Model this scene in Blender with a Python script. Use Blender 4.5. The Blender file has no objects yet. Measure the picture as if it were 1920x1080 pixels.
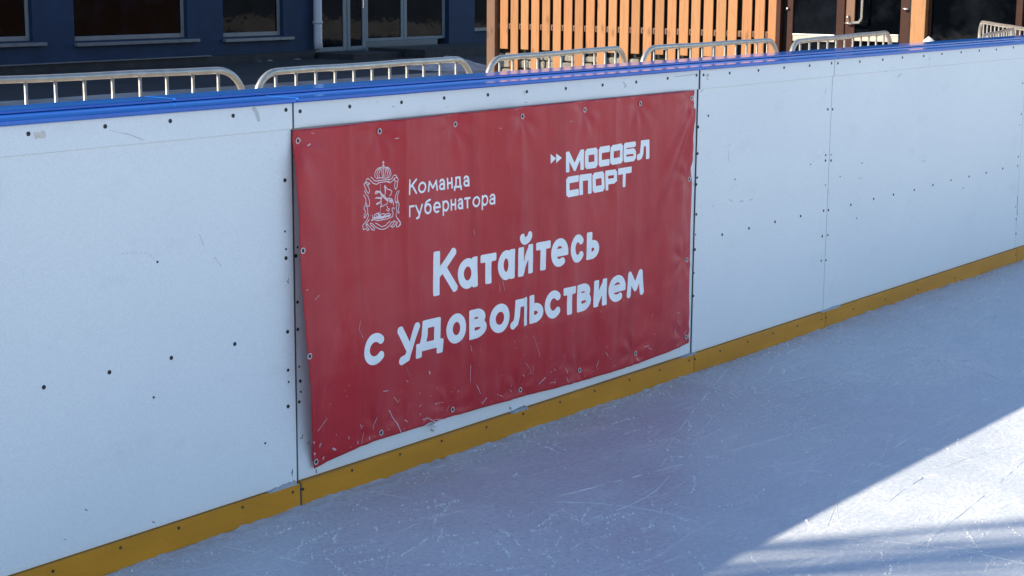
import bpy, math, random
import numpy as np
from mathutils import Vector, Matrix, noise

# ------------------------------------------------------------------ camera, world, sun
scene = bpy.context.scene
COL = scene.collection
F_PX = 3194.487                      # focal length in pixels of a 1920 wide frame
YAW, PITCH, ROLL = (math.radians(a) for a in (52.49243, 10.62583, 0.40595))
CAM = Vector((0.0, -3.3404, 1.5264))
fw = Vector((math.sin(YAW) * math.cos(PITCH), math.cos(YAW) * math.cos(PITCH), -math.sin(PITCH)))
r0 = Vector((math.cos(YAW), -math.sin(YAW), 0))
u0 = r0.cross(fw)
RT = r0 * math.cos(ROLL) + u0 * math.sin(ROLL)
UP = u0 * math.cos(ROLL) - r0 * math.sin(ROLL)

cam_data = bpy.data.cameras.new('camera')
cam_data.sensor_width = 36.0
cam_data.lens = F_PX / 1920 * 36.0
cam_data.clip_end = 2000
cam = bpy.data.objects.new('camera', cam_data)
cam.matrix_world = Matrix.Translation(CAM) @ Matrix((RT, UP, -fw)).transposed().to_4x4()
COL.objects.link(cam)
scene.camera = cam

SUN_AZ = Vector((-0.811, 0.585, 0)).normalized()       # towards the sun
SUN_EL = math.radians(30.2)
SUN_DIR = Vector((SUN_AZ.x * math.cos(SUN_EL), SUN_AZ.y * math.cos(SUN_EL), math.sin(SUN_EL)))
world = bpy.data.worlds.new('World')
scene.world = world
world.use_nodes = True
wn = world.node_tree
bg = wn.nodes['Background']
sky = wn.nodes.new('ShaderNodeTexSky')
sky.sky_type = 'NISHITA'
sky.sun_disc = False
sky.sun_elevation = SUN_EL
sky.sun_rotation = math.atan2(SUN_AZ.x, SUN_AZ.y)
sky.air_density = 1.0
sky.dust_density = 0.2
sky.ozone_density = 2.2
wn.links.new(sky.outputs[0], bg.inputs[0])
bg.inputs[1].default_value = 0.118

sd = bpy.data.lights.new('sun', 'SUN')
sd.energy = 5.0
sd.angle = math.radians(0.53)
sd.color = (1.0, 0.87, 0.65)
sun = bpy.data.objects.new('sun', sd)
sun.rotation_euler = SUN_DIR.to_track_quat('Z', 'Y').to_euler()
sun.location = (-10, 10, 12)
COL.objects.link(sun)

vs = scene.view_settings
vs.view_transform = 'Standard'
vs.look = 'None'
vs.gamma = 1
vs.use_curve_mapping = False
vs.exposure = 0.98
scene.cycles.use_denoising = True
scene.cycles.max_bounces = 8

# ------------------------------------------------------------------ measuring helpers (photo pixel -> point on a real plane)
def ray(x, y):
    return fw + RT * ((x - 960) / F_PX) - UP * ((y - 540) / F_PX)
def at_y(x, y, Y=0.0):
    d = ray(x, y)
    return CAM + d * ((Y - CAM.y) / d.y)
def at_x(x, y, X):
    d = ray(x, y)
    return CAM + d * ((X - CAM.x) / d.x)
def at_z(x, y, Z):
    d = ray(x, y)
    return CAM + d * ((Z - CAM.z) / d.z)

# ------------------------------------------------------------------ object helpers
ORIGIN = {}
def thing(name, label, cat, loc=(0, 0, 0), group=None):
    o = bpy.data.objects.new(name, None)
    o.empty_display_size = 0.2
    o.location = loc
    COL.objects.link(o)
    ORIGIN[o.name] = Vector(loc)
    o['label'] = label
    o['category'] = cat
    if group:
        o['group'] = group
    return o

class MB:
    """collects vertices and faces in world coordinates"""
    def __init__(self):
        self.v, self.f = [], []
    def add(self, vs_, fs_):
        n = len(self.v)
        self.v += [tuple(p) for p in vs_]
        self.f += [tuple(i + n for i in f) for f in fs_]
        return self
    def box(self, x0, x1, y0, y1, z0, z1, bev=0.0):
        if bev <= 0:
            P = [(x, y, z) for x in (x0, x1) for y in (y0, y1) for z in (z0, z1)]
            return self.add(P, [(0, 1, 3, 2), (4, 6, 7, 5), (0, 4, 5, 1), (2, 3, 7, 6), (0, 2, 6, 4), (1, 5, 7, 3)])
        b = bev
        cs = [(sx, sy, sz) for sx in (0, 1) for sy in (0, 1) for sz in (0, 1)]
        P, idx = [], {}
        lo, hi = (x0, y0, z0), (x1, y1, z1)
        for c in cs:
            for a in range(3):
                p = []
                for k in range(3):
                    e = hi[k] if c[k] else lo[k]
                    if k != a:
                        e += -b if c[k] else b
                    p.append(e)
                idx[(c, a)] = len(P)
                P.append(p)
        F = []
        for a in range(3):
            k1, k2 = [k for k in range(3) if k != a]
            for s in (0, 1):
                q = []
                for (m, n) in ((0, 0), (1, 0), (1, 1), (0, 1)):
                    c = [0, 0, 0]
                    c[a], c[k1], c[k2] = s, m, n
                    q.append(idx[(tuple(c), a)])
                F.append(tuple(q))
        for a in range(3):
            k1, k2 = [k for k in range(3) if k != a]
            for m in (0, 1):
                for n in (0, 1):
                    c0, c1 = [0, 0, 0], [0, 0, 0]
                    c0[k1] = c1[k1] = m
                    c0[k2] = c1[k2] = n
                    c1[a] = 1
                    c0, c1 = tuple(c0), tuple(c1)
                    F.append((idx[(c0, k1)], idx[(c1, k1)], idx[(c1, k2)], idx[(c0, k2)]))
        for c in cs:
            F.append((idx[(c, 0)], idx[(c, 1)], idx[(c, 2)]))
        return self.add(P, F)
    def tube(self, pts, rad, n=10, caps=True):
        pts = [Vector(p) for p in pts]
        rads = rad if isinstance(rad, (list, tuple)) else [rad] * len(pts)
        ref = Vector((0.13, 0.21, 0.97)).normalized()
        rings = []
        for i, p in enumerate(pts):
            t = (pts[min(i + 1, len(pts) - 1)] - pts[max(i - 1, 0)]).normalized()
            a = t.cross(ref)
            if a.length < 0.05:
                a = t.cross(Vector((1, 0, 0)))
            a.normalize()
            b = t.cross(a)
            rings.append([p + (a * math.cos(k * 2 * math.pi / n) + b * math.sin(k * 2 * math.pi / n)) * rads[i] for k in range(n)])
        V = [q for r in rings for q in r]
        F = []
        for i in range(len(rings) - 1):
            for k in range(n):
                F.append((i * n + k, i * n + (k + 1) % n, (i + 1) * n + (k + 1) % n, (i + 1) * n + k))
        if caps:
            F.append(tuple(range(n - 1, -1, -1)))
            F.append(tuple((len(rings) - 1) * n + k for k in range(n)))
        return self.add(V, F)
    def build(self, name, mat, parent=None, smooth=False, root=None, label=None):
        me = bpy.data.meshes.new(name)
        off = ORIGIN.get((root or parent).name, Vector((0, 0, 0))) if (root or parent) else Vector((0, 0, 0))
        me.from_pydata([(x - off.x, y - off.y, z - off.z) for x, y, z in self.v], [], self.f)
        me.materials.append(mat)
        me.update()
        if smooth:
            me.polygons.foreach_set('use_smooth', [True] * len(me.polygons))
        o = bpy.data.objects.new(name, me)
        COL.objects.link(o)
        if parent:
            o.parent = parent
            ORIGIN[o.name] = off
        if label:
            o['label'] = label
        return o

def recalc(o):
    import bmesh
    bm = bmesh.new()
    bm.from_mesh(o.data)
    bmesh.ops.recalc_face_normals(bm, faces=bm.faces)
    bm.to_mesh(o.data)
    bm.free()
    return o

def dup(src, name, loc, parent, rot=None, scale=None):
    o = src.copy()
    o.name = name
    o.location = loc
    if rot is not None:
        o.rotation_euler = rot
    if scale is not None:
        o.scale = scale
    o.parent = parent
    COL.objects.link(o)
    return o

def structure(o):
    o['kind'] = 'structure'
    return o

# ------------------------------------------------------------------ material helpers
def new_mat(name):
    m = bpy.data.materials.new(name)
    m.use_nodes = True
    nt = m.node_tree
    return m, nt, nt.nodes['Principled BSDF']
def N(nt, typ, **kw):
    n = nt.nodes.new(typ)
    for k, v in kw.items():
        if k in ('loc',):
            continue
        if hasattr(n, k):
            setattr(n, k, v)
        else:
            n.inputs[k].default_value = v
    return n
def L(nt, a, b):
    nt.links.new(a, b)
def coords(nt, scale=(1, 1, 1), rot=(0, 0, 0), kind='Object', rnd=False):
    tc = N(nt, 'ShaderNodeTexCoord')
    mp = N(nt, 'ShaderNodeMapping')
    mp.inputs['Scale'].default_value = scale
    mp.inputs['Rotation'].default_value = rot
    if rnd:
        oi = N(nt, 'ShaderNodeObjectInfo')
        ml = N(nt, 'ShaderNodeVectorMath', operation='SCALE')
        ml.inputs[0].default_value = (37.0, 17.0, 53.0)
        L(nt, oi.outputs['Random'], ml.inputs['Scale'])
        ad = N(nt, 'ShaderNodeVectorMath', operation='ADD')
        L(nt, tc.outputs[kind], ad.inputs[0])
        L(nt, ml.outputs[0], ad.inputs[1])
        L(nt, ad.outputs[0], mp.inputs['Vector'])
    else:
        L(nt, tc.outputs[kind], mp.inputs['Vector'])
    return mp.outputs[0]
def noise_tex(nt, vec, scale, detail=4.0, rough=0.55, dist=0.0):
    n = N(nt, 'ShaderNodeTexNoise')
    n.inputs['Scale'].default_value = scale
    n.inputs['Detail'].default_value = detail
    n.inputs['Roughness'].default_value = rough
    n.inputs['Distortion'].default_value = dist
    L(nt, vec, n.inputs['Vector'])
    return n.outputs['Fac']
def ramp(nt, fac, stops):
    r = N(nt, 'ShaderNodeValToRGB')
    e = r.color_ramp.elements
    while len(e) < len(stops):
        e.new(0.5)
    for i, (p, c) in enumerate(stops):
        e[i].position = p
        if isinstance(c, (int, float)):
            c = (c, c, c)
        e[i].color = (*c[:3], 1)
    L(nt, fac, r.inputs['Fac'])
    return r.outputs['Color']
def mix(nt, fac, a, b, blend='MIX'):
    m = N(nt, 'ShaderNodeMix', data_type='RGBA', blend_type=blend)
    for sock, val in ((m.inputs['Factor'], fac), (m.inputs['A'] if False else m.inputs[6], a), (m.inputs[7], b)):
        if isinstance(val, bpy.types.NodeSocket):
            L(nt, val, sock)
        elif isinstance(val, (int, float)):
            sock.default_value = val
        else:
            sock.default_value = (*val[:3], 1)
    return m.outputs[2]
def math_n(nt, op, a, b=0.0, c=None):
    m = N(nt, 'ShaderNodeMath', operation=op)
    for i, v in enumerate((a, b, c)):
        if v is None:
            continue
        if isinstance(v, bpy.types.NodeSocket):
            L(nt, v, m.inputs[i])
        else:
            m.inputs[i].default_value = v
    return m.outputs[0]
def bump(nt, bsdf, height, strength=0.3, dist=0.01):
    b = N(nt, 'ShaderNodeBump')
    b.inputs['Strength'].default_value = strength
    b.inputs['Distance'].default_value = dist
    L(nt, height, b.inputs['Height'])
    L(nt, b.outputs[0], bsdf.inputs['Normal'])
def set_col(nt, bsdf, v):
    if isinstance(v, bpy.types.NodeSocket):
        L(nt, v, bsdf.inputs['Base Color'])
    else:
        bsdf.inputs['Base Color'].default_value = (*v, 1)
def simple(name, col, rough=0.5, metal=0.0, var=0.12, scale=8.0, bmp=0.0, bscale=60.0, spec=0.5):
    m, nt, b = new_mat(name)
    v = coords(nt)
    f = noise_tex(nt, v, scale, 5)
    lo = tuple(c * (1 - var) for c in col)
    hi = tuple(min(1, c * (1 + var)) for c in col)
    set_col(nt, b, ramp(nt, f, [(0.3, lo), (0.7, hi)]))
    b.inputs['Roughness'].default_value = rough
    b.inputs['Metallic'].default_value = metal
    b.inputs['Specular IOR Level'].default_value = spec
    if bmp:
        bump(nt, b, noise_tex(nt, v, bscale, 3), bmp, 0.004)
    return m

def board_mat():
    m, nt, b = new_mat('white_board_plastic')
    v = coords(nt)
    big = noise_tex(nt, v, 1.3, 3)
    base = ramp(nt, big, [(0.3, (0.76, 0.79, 0.82)), (0.7, (0.82, 0.845, 0.86))])
    fine = noise_tex(nt, v, 260, 2)
    base = mix(nt, 0.5, base, ramp(nt, fine, [(0.35, 0.72), (0.65, 0.9)]), 'MULTIPLY') if False else mix(nt, 0.07, base, ramp(nt, fine, [(0.4, 0.2), (0.6, 1.0)]))
    # smudges of grey rubber and dirt
    sm = noise_tex(nt, coords(nt, (1.0, 1.0, 1.6)), 5.5, 6, 0.65)
    smf = math_n(nt, 'MULTIPLY', ramp(nt, sm, [(0.58, 0.0), (0.78, 1.0)]), 0.22)
    base = mix(nt, smf, base, (0.52, 0.55, 0.58))
    # thin hairline scratches
    w = N(nt, 'ShaderNodeTexVoronoi', feature='DISTANCE_TO_EDGE')
    w.inputs['Scale'].default_value = 3.2
    w.inputs['Randomness'].default_value = 1.0
    dv = N(nt, 'ShaderNodeVectorMath', operation='ADD')
    nn = N(nt, 'ShaderNodeTexNoise')
    nn.inputs['Scale'].default_value = 2.0
    L(nt, v, nn.inputs['Vector'])
    L(nt, v, dv.inputs[0])
    L(nt, nn.outputs['Color'], dv.inputs[1])
    L(nt, dv.outputs[0], w.inputs['Vector'])
    sc = ramp(nt, w.outputs['Distance'], [(0.0, 1.0), (0.004, 0.0)])
    msk = ramp(nt, noise_tex(nt, v, 7, 2), [(0.55, 0.0), (0.68, 1.0)])
    scf = math_n(nt, 'MULTIPLY', math_n(nt, 'MULTIPLY', sc, msk), 0.25)
    base = mix(nt, scf, base, (0.42, 0.44, 0.47))
    set_col(nt, b, base)
    b.inputs['Roughness'].default_value = 0.42
    b.inputs['Specular IOR Level'].default_value = 0.4
    bump(nt, b, noise_tex(nt, v, 90, 3), 0.06, 0.002)
    return m

def kick_mat():
    m, nt, b = new_mat('yellow_kick_plastic')
    v = coords(nt)
    base = ramp(nt, noise_tex(nt, coords(nt, (0.6, 1, 2.5)), 5, 6, 0.65), [(0.28, (0.50, 0.20, 0.010)), (0.72, (0.66, 0.275, 0.013))])
    d = ramp(nt, noise_tex(nt, v, 34, 4, 0.7), [(0.62, 0.0), (0.8, 1.0)])
    base = mix(nt, math_n(nt, 'MULTIPLY', d, 0.35), base, (0.16, 0.10, 0.04))
    w = ramp(nt, noise_tex(nt, coords(nt, (0.35, 1, 3.0)), 24, 5, 0.7), [(0.66, 0.0), (0.8, 1.0)])
    base = mix(nt, math_n(nt, 'MULTIPLY', w, 0.25), base, (0.6, 0.5, 0.34))
    set_col(nt, b, base)
    b.inputs['Roughness'].default_value = 0.5
    b.inputs['Specular IOR Level'].default_value = 0.3
    bump(nt, b, noise_tex(nt, v, 60, 3), 0.12, 0.003)
    return m

def cap_mat():
    m, nt, b = new_mat('blue_cap_plastic')
    v = coords(nt)
    base = ramp(nt, noise_tex(nt, coords(nt, (0.5, 2, 2)), 6, 5, 0.6), [(0.3, (0.010, 0.11, 0.48)), (0.7, (0.018, 0.16, 0.62))])
    s = ramp(nt, noise_tex(nt, coords(nt, (0.6, 3, 3), (0, 0, 0.5)), 36, 5, 0.7), [(0.66, 0.0), (0.74, 1.0)])
    base = mix(nt, math_n(nt, 'MULTIPLY', s, 0.4), base, (0.35, 0.5, 0.75))
    set_col(nt, b, base)
    b.inputs['Roughness'].default_value = 0.09
    bump(nt, b, noise_tex(nt, coords(nt, (0.3, 1.5, 1.5)), 24, 3), 0.02, 0.003)
    return m

def banner_mat():
    m, nt, b = new_mat('red_banner_vinyl')
    v = coords(nt)
    base = ramp(nt, noise_tex(nt, v, 2.2, 4), [(0.3, (0.47, 0.021, 0.030)), (0.7, (0.55, 0.028, 0.038))])
    s = ramp(nt, noise_tex(nt, coords(nt, (1, 1, 0.35)), 16, 6, 0.7), [(0.55, 0.0), (0.8, 1.0)])
    base = mix(nt, math_n(nt, 'MULTIPLY', s, 0.28), base, (0.6, 0.16, 0.18))
    bands = ramp(nt, noise_tex(nt, coords(nt, (5.5, 1, 0.5), (0, 0.12, 0)), 1.0, 3, 0.6), [(0.40, 0.0), (0.66, 1.0)])
    base = mix(nt, math_n(nt, 'MULTIPLY', bands, 0.22), base, (0.60, 0.14, 0.15))
    dk = ramp(nt, noise_tex(nt, coords(nt, (9, 1, 0.35), (0, 0.05, 0)), 1.0, 2, 0.5), [(0.56, 0.0), (0.70, 1.0)])
    base = mix(nt, math_n(nt, 'MULTIPLY', dk, 0.3), base, (0.36, 0.012, 0.026))
    # dusty frost haze low on the cloth, worn by pucks and skates
    sp = ramp(nt, noise_tex(nt, v, 70, 3, 0.6), [(0.7, 0.0), (0.74, 1.0)])
    sx = N(nt, 'ShaderNodeSeparateXYZ')
    tc = N(nt, 'ShaderNodeTexCoord')
    L(nt, tc.outputs['Object'], sx.inputs[0])
    low = ramp(nt, sx.outputs['Z'], [(0.1, 1.0), (0.42, 0.0)])
    base = mix(nt, math_n(nt, 'MULTIPLY', math_n(nt, 'MULTIPLY', sp, low), 0.55), base, (0.75, 0.6, 0.62))
    set_col(nt, b, base)
    b.inputs['Roughness'].default_value = 0.40
    b.inputs['Specular IOR Level'].default_value = 0.25
    h = math_n(nt, 'ADD', noise_tex(nt, coords(nt, (1, 1, 0.3), (0, 0.25, 0)), 12, 4), math_n(nt, 'MULTIPLY', noise_tex(nt, v, 420, 2), 0.06))
    bump(nt, b, h, 0.35, 0.012)
    return m

def ice_mat():
    m, nt, b = new_mat('skated_ice')
    v = coords(nt)
    # cloudy body of the ice
    body = ramp(nt, noise_tex(nt, v, 0.9, 5, 0.6), [(0.3, (0.42, 0.47, 0.55)), (0.7, (0.49, 0.535, 0.605))])
    # frosty scraped snow lying in patches and streaks
    patch = noise_tex(nt, coords(nt, (1.1, 0.8, 1), (0, 0, 0.5)), 2.4, 5, 0.62)
    grain = noise_tex(nt, v, 62, 5, 0.75)
    fr = math_n(nt, 'ADD', math_n(nt, 'MULTIPLY', patch, 0.38), math_n(nt, 'MULTIPLY', grain, 0.65))
    # skating wear whitens the rink's middle, with the sunlit ice's brightness painted in
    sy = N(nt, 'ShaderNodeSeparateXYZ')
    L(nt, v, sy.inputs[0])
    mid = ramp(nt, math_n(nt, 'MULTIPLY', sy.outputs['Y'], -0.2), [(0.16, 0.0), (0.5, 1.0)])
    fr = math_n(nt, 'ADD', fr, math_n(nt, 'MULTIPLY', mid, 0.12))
    fr = math_n(nt, 'SUBTRACT', fr, 0.035)
    frost = ramp(nt, fr, [(0.46, 0.0), (0.70, 1.0)])
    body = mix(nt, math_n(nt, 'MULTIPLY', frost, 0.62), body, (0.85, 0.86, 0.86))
    height = math_n(nt, 'MULTIPLY', frost, 0.5)
    # skate lines in several directions
    for ang, sc, st in ((0.35, 8.0, 0.42), (1.25, 6.0, 0.3), (-0.5, 7.0, 0.34), (2.2, 5.0, 0.28)):
        vec = coords(nt, (0.16, 2.6, 1), (0, 0, ang))
        dn = N(nt, 'ShaderNodeVectorMath', operation='MULTIPLY_ADD')
        n2 = N(nt, 'ShaderNodeTexNoise')
        n2.inputs['Scale'].default_value = 0.5
        L(nt, v, n2.inputs['Vector'])
        L(nt, n2.outputs['Color'], dn.inputs[0])
        dn.inputs[1].default_value = (1.6, 1.6, 0)
        L(nt, vec, dn.inputs[2])
        vo = N(nt, 'ShaderNodeTexVoronoi', feature='DISTANCE_TO_EDGE')
        vo.inputs['Scale'].default_value = sc * 0.35
        L(nt, dn.outputs[0], vo.inputs['Vector'])
        ln = ramp(nt, vo.outputs['Distance'], [(0.0, 1.0), (0.022, 0.0)])
        mk = ramp(nt, noise_tex(nt, v, 3.1 + sc * 0.2, 3), [(0.46, 0.0), (0.62, 1.0)])
        bk = ramp(nt, noise_tex(nt, v, 40, 3, 0.7), [(0.4, 0.25), (0.6, 1.0)])
        f = math_n(nt, 'MULTIPLY', math_n(nt, 'MULTIPLY', ln, mk), bk)
        body = mix(nt, math_n(nt, 'MULTIPLY', f, st), body, (0.86, 0.88, 0.89))
        height = math_n(nt, 'ADD', height, math_n(nt, 'MULTIPLY', f, 0.8))
    set_col(nt, b, body)
    L(nt, ramp(nt, fr, [(0.42, 0.26), (0.62, 0.62)]), b.inputs['Roughness'])
    b.inputs['IOR'].default_value = 1.31
    b.inputs['Subsurface Weight'].default_value = 0.0
    height = math_n(nt, 'ADD', height, math_n(nt, 'MULTIPLY', noise_tex(nt, v, 150, 3, 0.7), 0.2))
    height = math_n(nt, 'ADD', height, math_n(nt, 'MULTIPLY', noise_tex(nt, v, 18, 4, 0.6), 0.9))
    bump(nt, b, height, 0.30, 0.006)
    return m

def snow_mat(name='snow', c=(0.80, 0.82, 0.84), dirty=0.0):
    m, nt, b = new_mat(name)
    v = coords(nt)
    base = ramp(nt, noise_tex(nt, v, 5, 5, 0.65), [(0.3, tuple(k * (1 - 0.25 - dirty) for k in c)), (0.7, c)])
    set_col(nt, b, base)
    b.inputs['Roughness'].default_value = 0.7
    bump(nt, b, noise_tex(nt, v, 30, 5, 0.7), 0.6, 0.03)
    return m

def wood_mat(name, lo, hi, dark):
    m, nt, b = new_mat(name)
    v = coords(nt, rnd=True)
    oi = N(nt, 'ShaderNodeObjectInfo')
    gr = noise_tex(nt, coords(nt, (9, 9, 0.45), rnd=True), 5, 6, 0.62, 0.7)
    base = ramp(nt, gr, [(0.30, lo), (0.52, hi), (0.68, tuple(k * 0.66 for k in hi)), (0.8, hi)])
    tint = ramp(nt, oi.outputs['Random'], [(0.0, (0.78, 0.72, 0.68)), (0.5, (1, 1, 1)), (1.0, (1.0, 0.88, 0.82))])
    base = mix(nt, 1.0, base, tint, 'MULTIPLY')
    vo = N(nt, 'ShaderNodeTexVoronoi')
    vo.inputs['Scale'].default_value = 1.0
    L(nt, coords(nt, (5, 5, 2.2), rnd=True), vo.inputs['Vector'])
    kn = ramp(nt, vo.outputs['Distance'], [(0.06, 1.0), (0.2, 0.0)])
    base = mix(nt, math_n(nt, 'MULTIPLY', kn, 0.75), base, dark)
    set_col(nt, b, base)
    b.inputs['Roughness'].default_value = 0.55
    bump(nt, b, gr, 0.25, 0.004)
    return m

def glass_mat():
    m, nt, b = new_mat('dark_window_glass')
    v = coords(nt)
    set_col(nt, b, ramp(nt, noise_tex(nt, v, 2.2, 5), [(0.42, (0.001, 0.0016, 0.0026)), (0.7, (0.007, 0.009, 0.013))]))  # bluish blotches in the base colour stand in for reflections
    b.inputs['Roughness'].default_value = 0.04
    b.inputs['IOR'].default_value = 1.32
    bump(nt, b, noise_tex(nt, v, 1.6, 3), 0.12, 0.03)
    return m

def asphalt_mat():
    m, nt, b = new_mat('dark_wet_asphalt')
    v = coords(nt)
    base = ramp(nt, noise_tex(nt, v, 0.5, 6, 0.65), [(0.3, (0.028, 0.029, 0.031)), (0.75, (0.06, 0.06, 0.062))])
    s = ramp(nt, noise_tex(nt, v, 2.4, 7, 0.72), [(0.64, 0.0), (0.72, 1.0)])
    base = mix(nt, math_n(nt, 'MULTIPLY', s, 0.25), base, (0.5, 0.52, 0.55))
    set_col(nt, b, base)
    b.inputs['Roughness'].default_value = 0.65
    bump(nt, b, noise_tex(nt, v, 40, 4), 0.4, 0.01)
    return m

def steel_mat():
    m, nt, b = new_mat('galvanised_steel')
    v = coords(nt)
    set_col(nt, b, ramp(nt, noise_tex(nt, v, 14, 4, 0.6), [(0.3, (0.42, 0.395, 0.36)), (0.7, (0.57, 0.545, 0.505))]))
    b.inputs['Metallic'].default_value = 0.8
    L(nt, ramp(nt, noise_tex(nt, v, 30, 3), [(0.3, 0.32), (0.7, 0.5)]), b.inputs['Roughness'])
    return m

def stone_mat():
    m, nt, b = new_mat('grey_plinth_stone')
    v = coords(nt, rnd=True)
    base = ramp(nt, noise_tex(nt, v, 6, 7, 0.7), [(0.3, (0.10, 0.095, 0.085)), (0.7, (0.26, 0.245, 0.22))])
    set_col(nt, b, base)
    b.inputs['Roughness'].default_value = 0.8
    bump(nt, b, noise_tex(nt, v, 14, 6, 0.7), 0.8, 0.03)
    return m

M = dict(
    board=board_mat(), kick=kick_mat(), cap=cap_mat(), banner=banner_mat(), ice=ice_mat(), snow=snow_mat(),
    old_snow=snow_mat('grey_old_snow', (0.62, 0.63, 0.65), 0.25),
    pine=wood_mat('orange_pine', (0.255, 0.105, 0.036), (0.345, 0.165, 0.066), (0.12, 0.05, 0.018)),
    stain=wood_mat('brown_stained_wood', (0.10, 0.052, 0.034), (0.15, 0.078, 0.05), (0.05, 0.03, 0.02)),
    glass=glass_mat(), asphalt=asphalt_mat(), steel=steel_mat(), stone=stone_mat(),
    bolt=simple('dark_bolt', (0.018, 0.02, 0.025), 0.5, 0.3, 0.3, 90),
    rust=simple('dull_screw', (0.10, 0.065, 0.035), 0.6, 0.3, 0.4, 90),
    backing=simple('dark_backing', (0.06, 0.065, 0.07), 0.7),
    print=simple('white_print', (0.90, 0.92, 0.94), 0.4, 0, 0.05, 20),
    thin_print=simple('pale_print', (0.80, 0.66, 0.69), 0.45, 0, 0.1, 40),
    scuff=simple('pale_scuff', (0.60, 0.36, 0.38), 0.6, 0, 0.3, 60),
    smear=simple('grey_smear', (0.52, 0.545, 0.555), 0.6, 0, 0.12, 60),
    tan=simple('tan_smear', (0.62, 0.58, 0.52), 0.6, 0, 0.12, 60),
    mark=simple('dark_scuff', (0.20, 0.23, 0.27), 0.6, 0, 0.3, 60),
    ring=simple('grommet_metal', (0.55, 0.52, 0.53), 0.4, 0.6, 0.15, 60),
    hole=simple('grommet_hole', (0.02, 0.02, 0.025), 0.7),
    flapback=simple('banner_back', (0.72, 0.72, 0.74), 0.6, 0, 0.1, 30),
    blue=simple('navy_render', (0.007, 0.028, 0.078), 0.75, 0, 0.18, 3, 0.3, 120),
    frame=simple('grey_window_frame', (0.20, 0.22, 0.24), 0.45, 0, 0.1),
    doorframe=simple('blue_grey_frame', (0.13, 0.17, 0.21), 0.45, 0, 0.1),
    sill=simple('sheet_sill', (0.16, 0.18, 0.21), 0.4, 0.2, 0.15),
    plinth=simple('dark_plinth', (0.03, 0.032, 0.036), 0.8, 0, 0.3, 6, 0.4, 40),
    pipe=simple('white_drainpipe', (0.50, 0.53, 0.58), 0.4, 0, 0.08),
    void=simple('dark_boards', (0.008, 0.007, 0.007), 0.9),
    brown=simple('brown_door_frame', (0.036, 0.013, 0.010), 0.55, 0, 0.15, 10, spec=0.2),
    beige=simple('beige_rail', (0.42, 0.36, 0.31), 0.6, 0, 0.2, 20),
    white=simple('white_paint', (0.75, 0.75, 0.72), 0.5, 0, 0.08, 20),
    chrome=simple('handle_steel', (0.6, 0.6, 0.6), 0.25, 0.9, 0.1),
    paving=simple('sunlit_paving', (0.36, 0.33, 0.30), 0.8, 0, 0.4, 1.7, 0.5, 30),
    bark=simple('dark_bark', (0.09, 0.07, 0.055), 0.9, 0, 0.3, 12, 0.6, 40),
    roof=simple('grey_roof', (0.12, 0.12, 0.13), 0.6),
)

# ------------------------------------------------------------------ flat print: strokes turned into clean outlines lying on a surface
def seg_dist(PX, PZ, a, b):
    ax, az = a
    dx, dz = b[0] - ax, b[1] - az
    l2 = dx * dx + dz * dz
    if l2 < 1e-14:
        return np.hypot(PX - ax, PZ - az)
    t = np.clip(((PX - ax) * dx + (PZ - az) * dz) / l2, 0, 1)
    return np.hypot(PX - ax - t * dx, PZ - az - t * dz)
def seg_box(PX, PZ, a, b, r, e0, e1, rho):
    """rounded rectangle along a-b, half width r + rho, running e0 + rho and e1 + rho past the ends"""
    ax, az = a
    dx, dz = b[0] - ax, b[1] - az
    l = math.hypot(dx, dz) or 1e-9
    dx, dz = dx / l, dz / l
    s = (PX - ax) * dx + (PZ - az) * dz
    t = -(PX - ax) * dz + (PZ - az) * dx
    qx = np.maximum(-e0 - s, s - l - e1)
    qz = np.abs(t) - r
    return np.hypot(np.maximum(qx, 0), np.maximum(qz, 0)) + np.minimum(np.maximum(qx, qz), 0) - rho
def end_exts(poly, r):
    """square ends for straight pieces that reach the edge of the letter's box"""
    if len(poly) > 7 and poly[0][0] != 0 and poly[0][1] != 0:
        return None
    out = []
    edge = lambda p: min(abs(p[0]), abs(p[0] - 1), abs(p[1]), abs(p[1] - 1)) < 0.011 or p[1] < 0 or p[1] > 1
    for k in range(len(poly) - 1):
        a, b = poly[k], poly[k + 1]
        axis = abs(a[0] - b[0]) < 0.011 or abs(a[1] - b[1]) < 0.011
        if math.hypot(a[0] - b[0], a[1] - b[1]) < 0.15:
            out.append(None)
            continue
        e = []
        for q, end in ((a, k == 0), (b, k == len(poly) - 2)):
            if not edge(q):
                e.append(0.36 * r)
            elif axis:
                e.append(r)
            else:
                e.append(0.6 * r if end else 0.36 * r)
        out.append(tuple(e))
    return out
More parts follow.
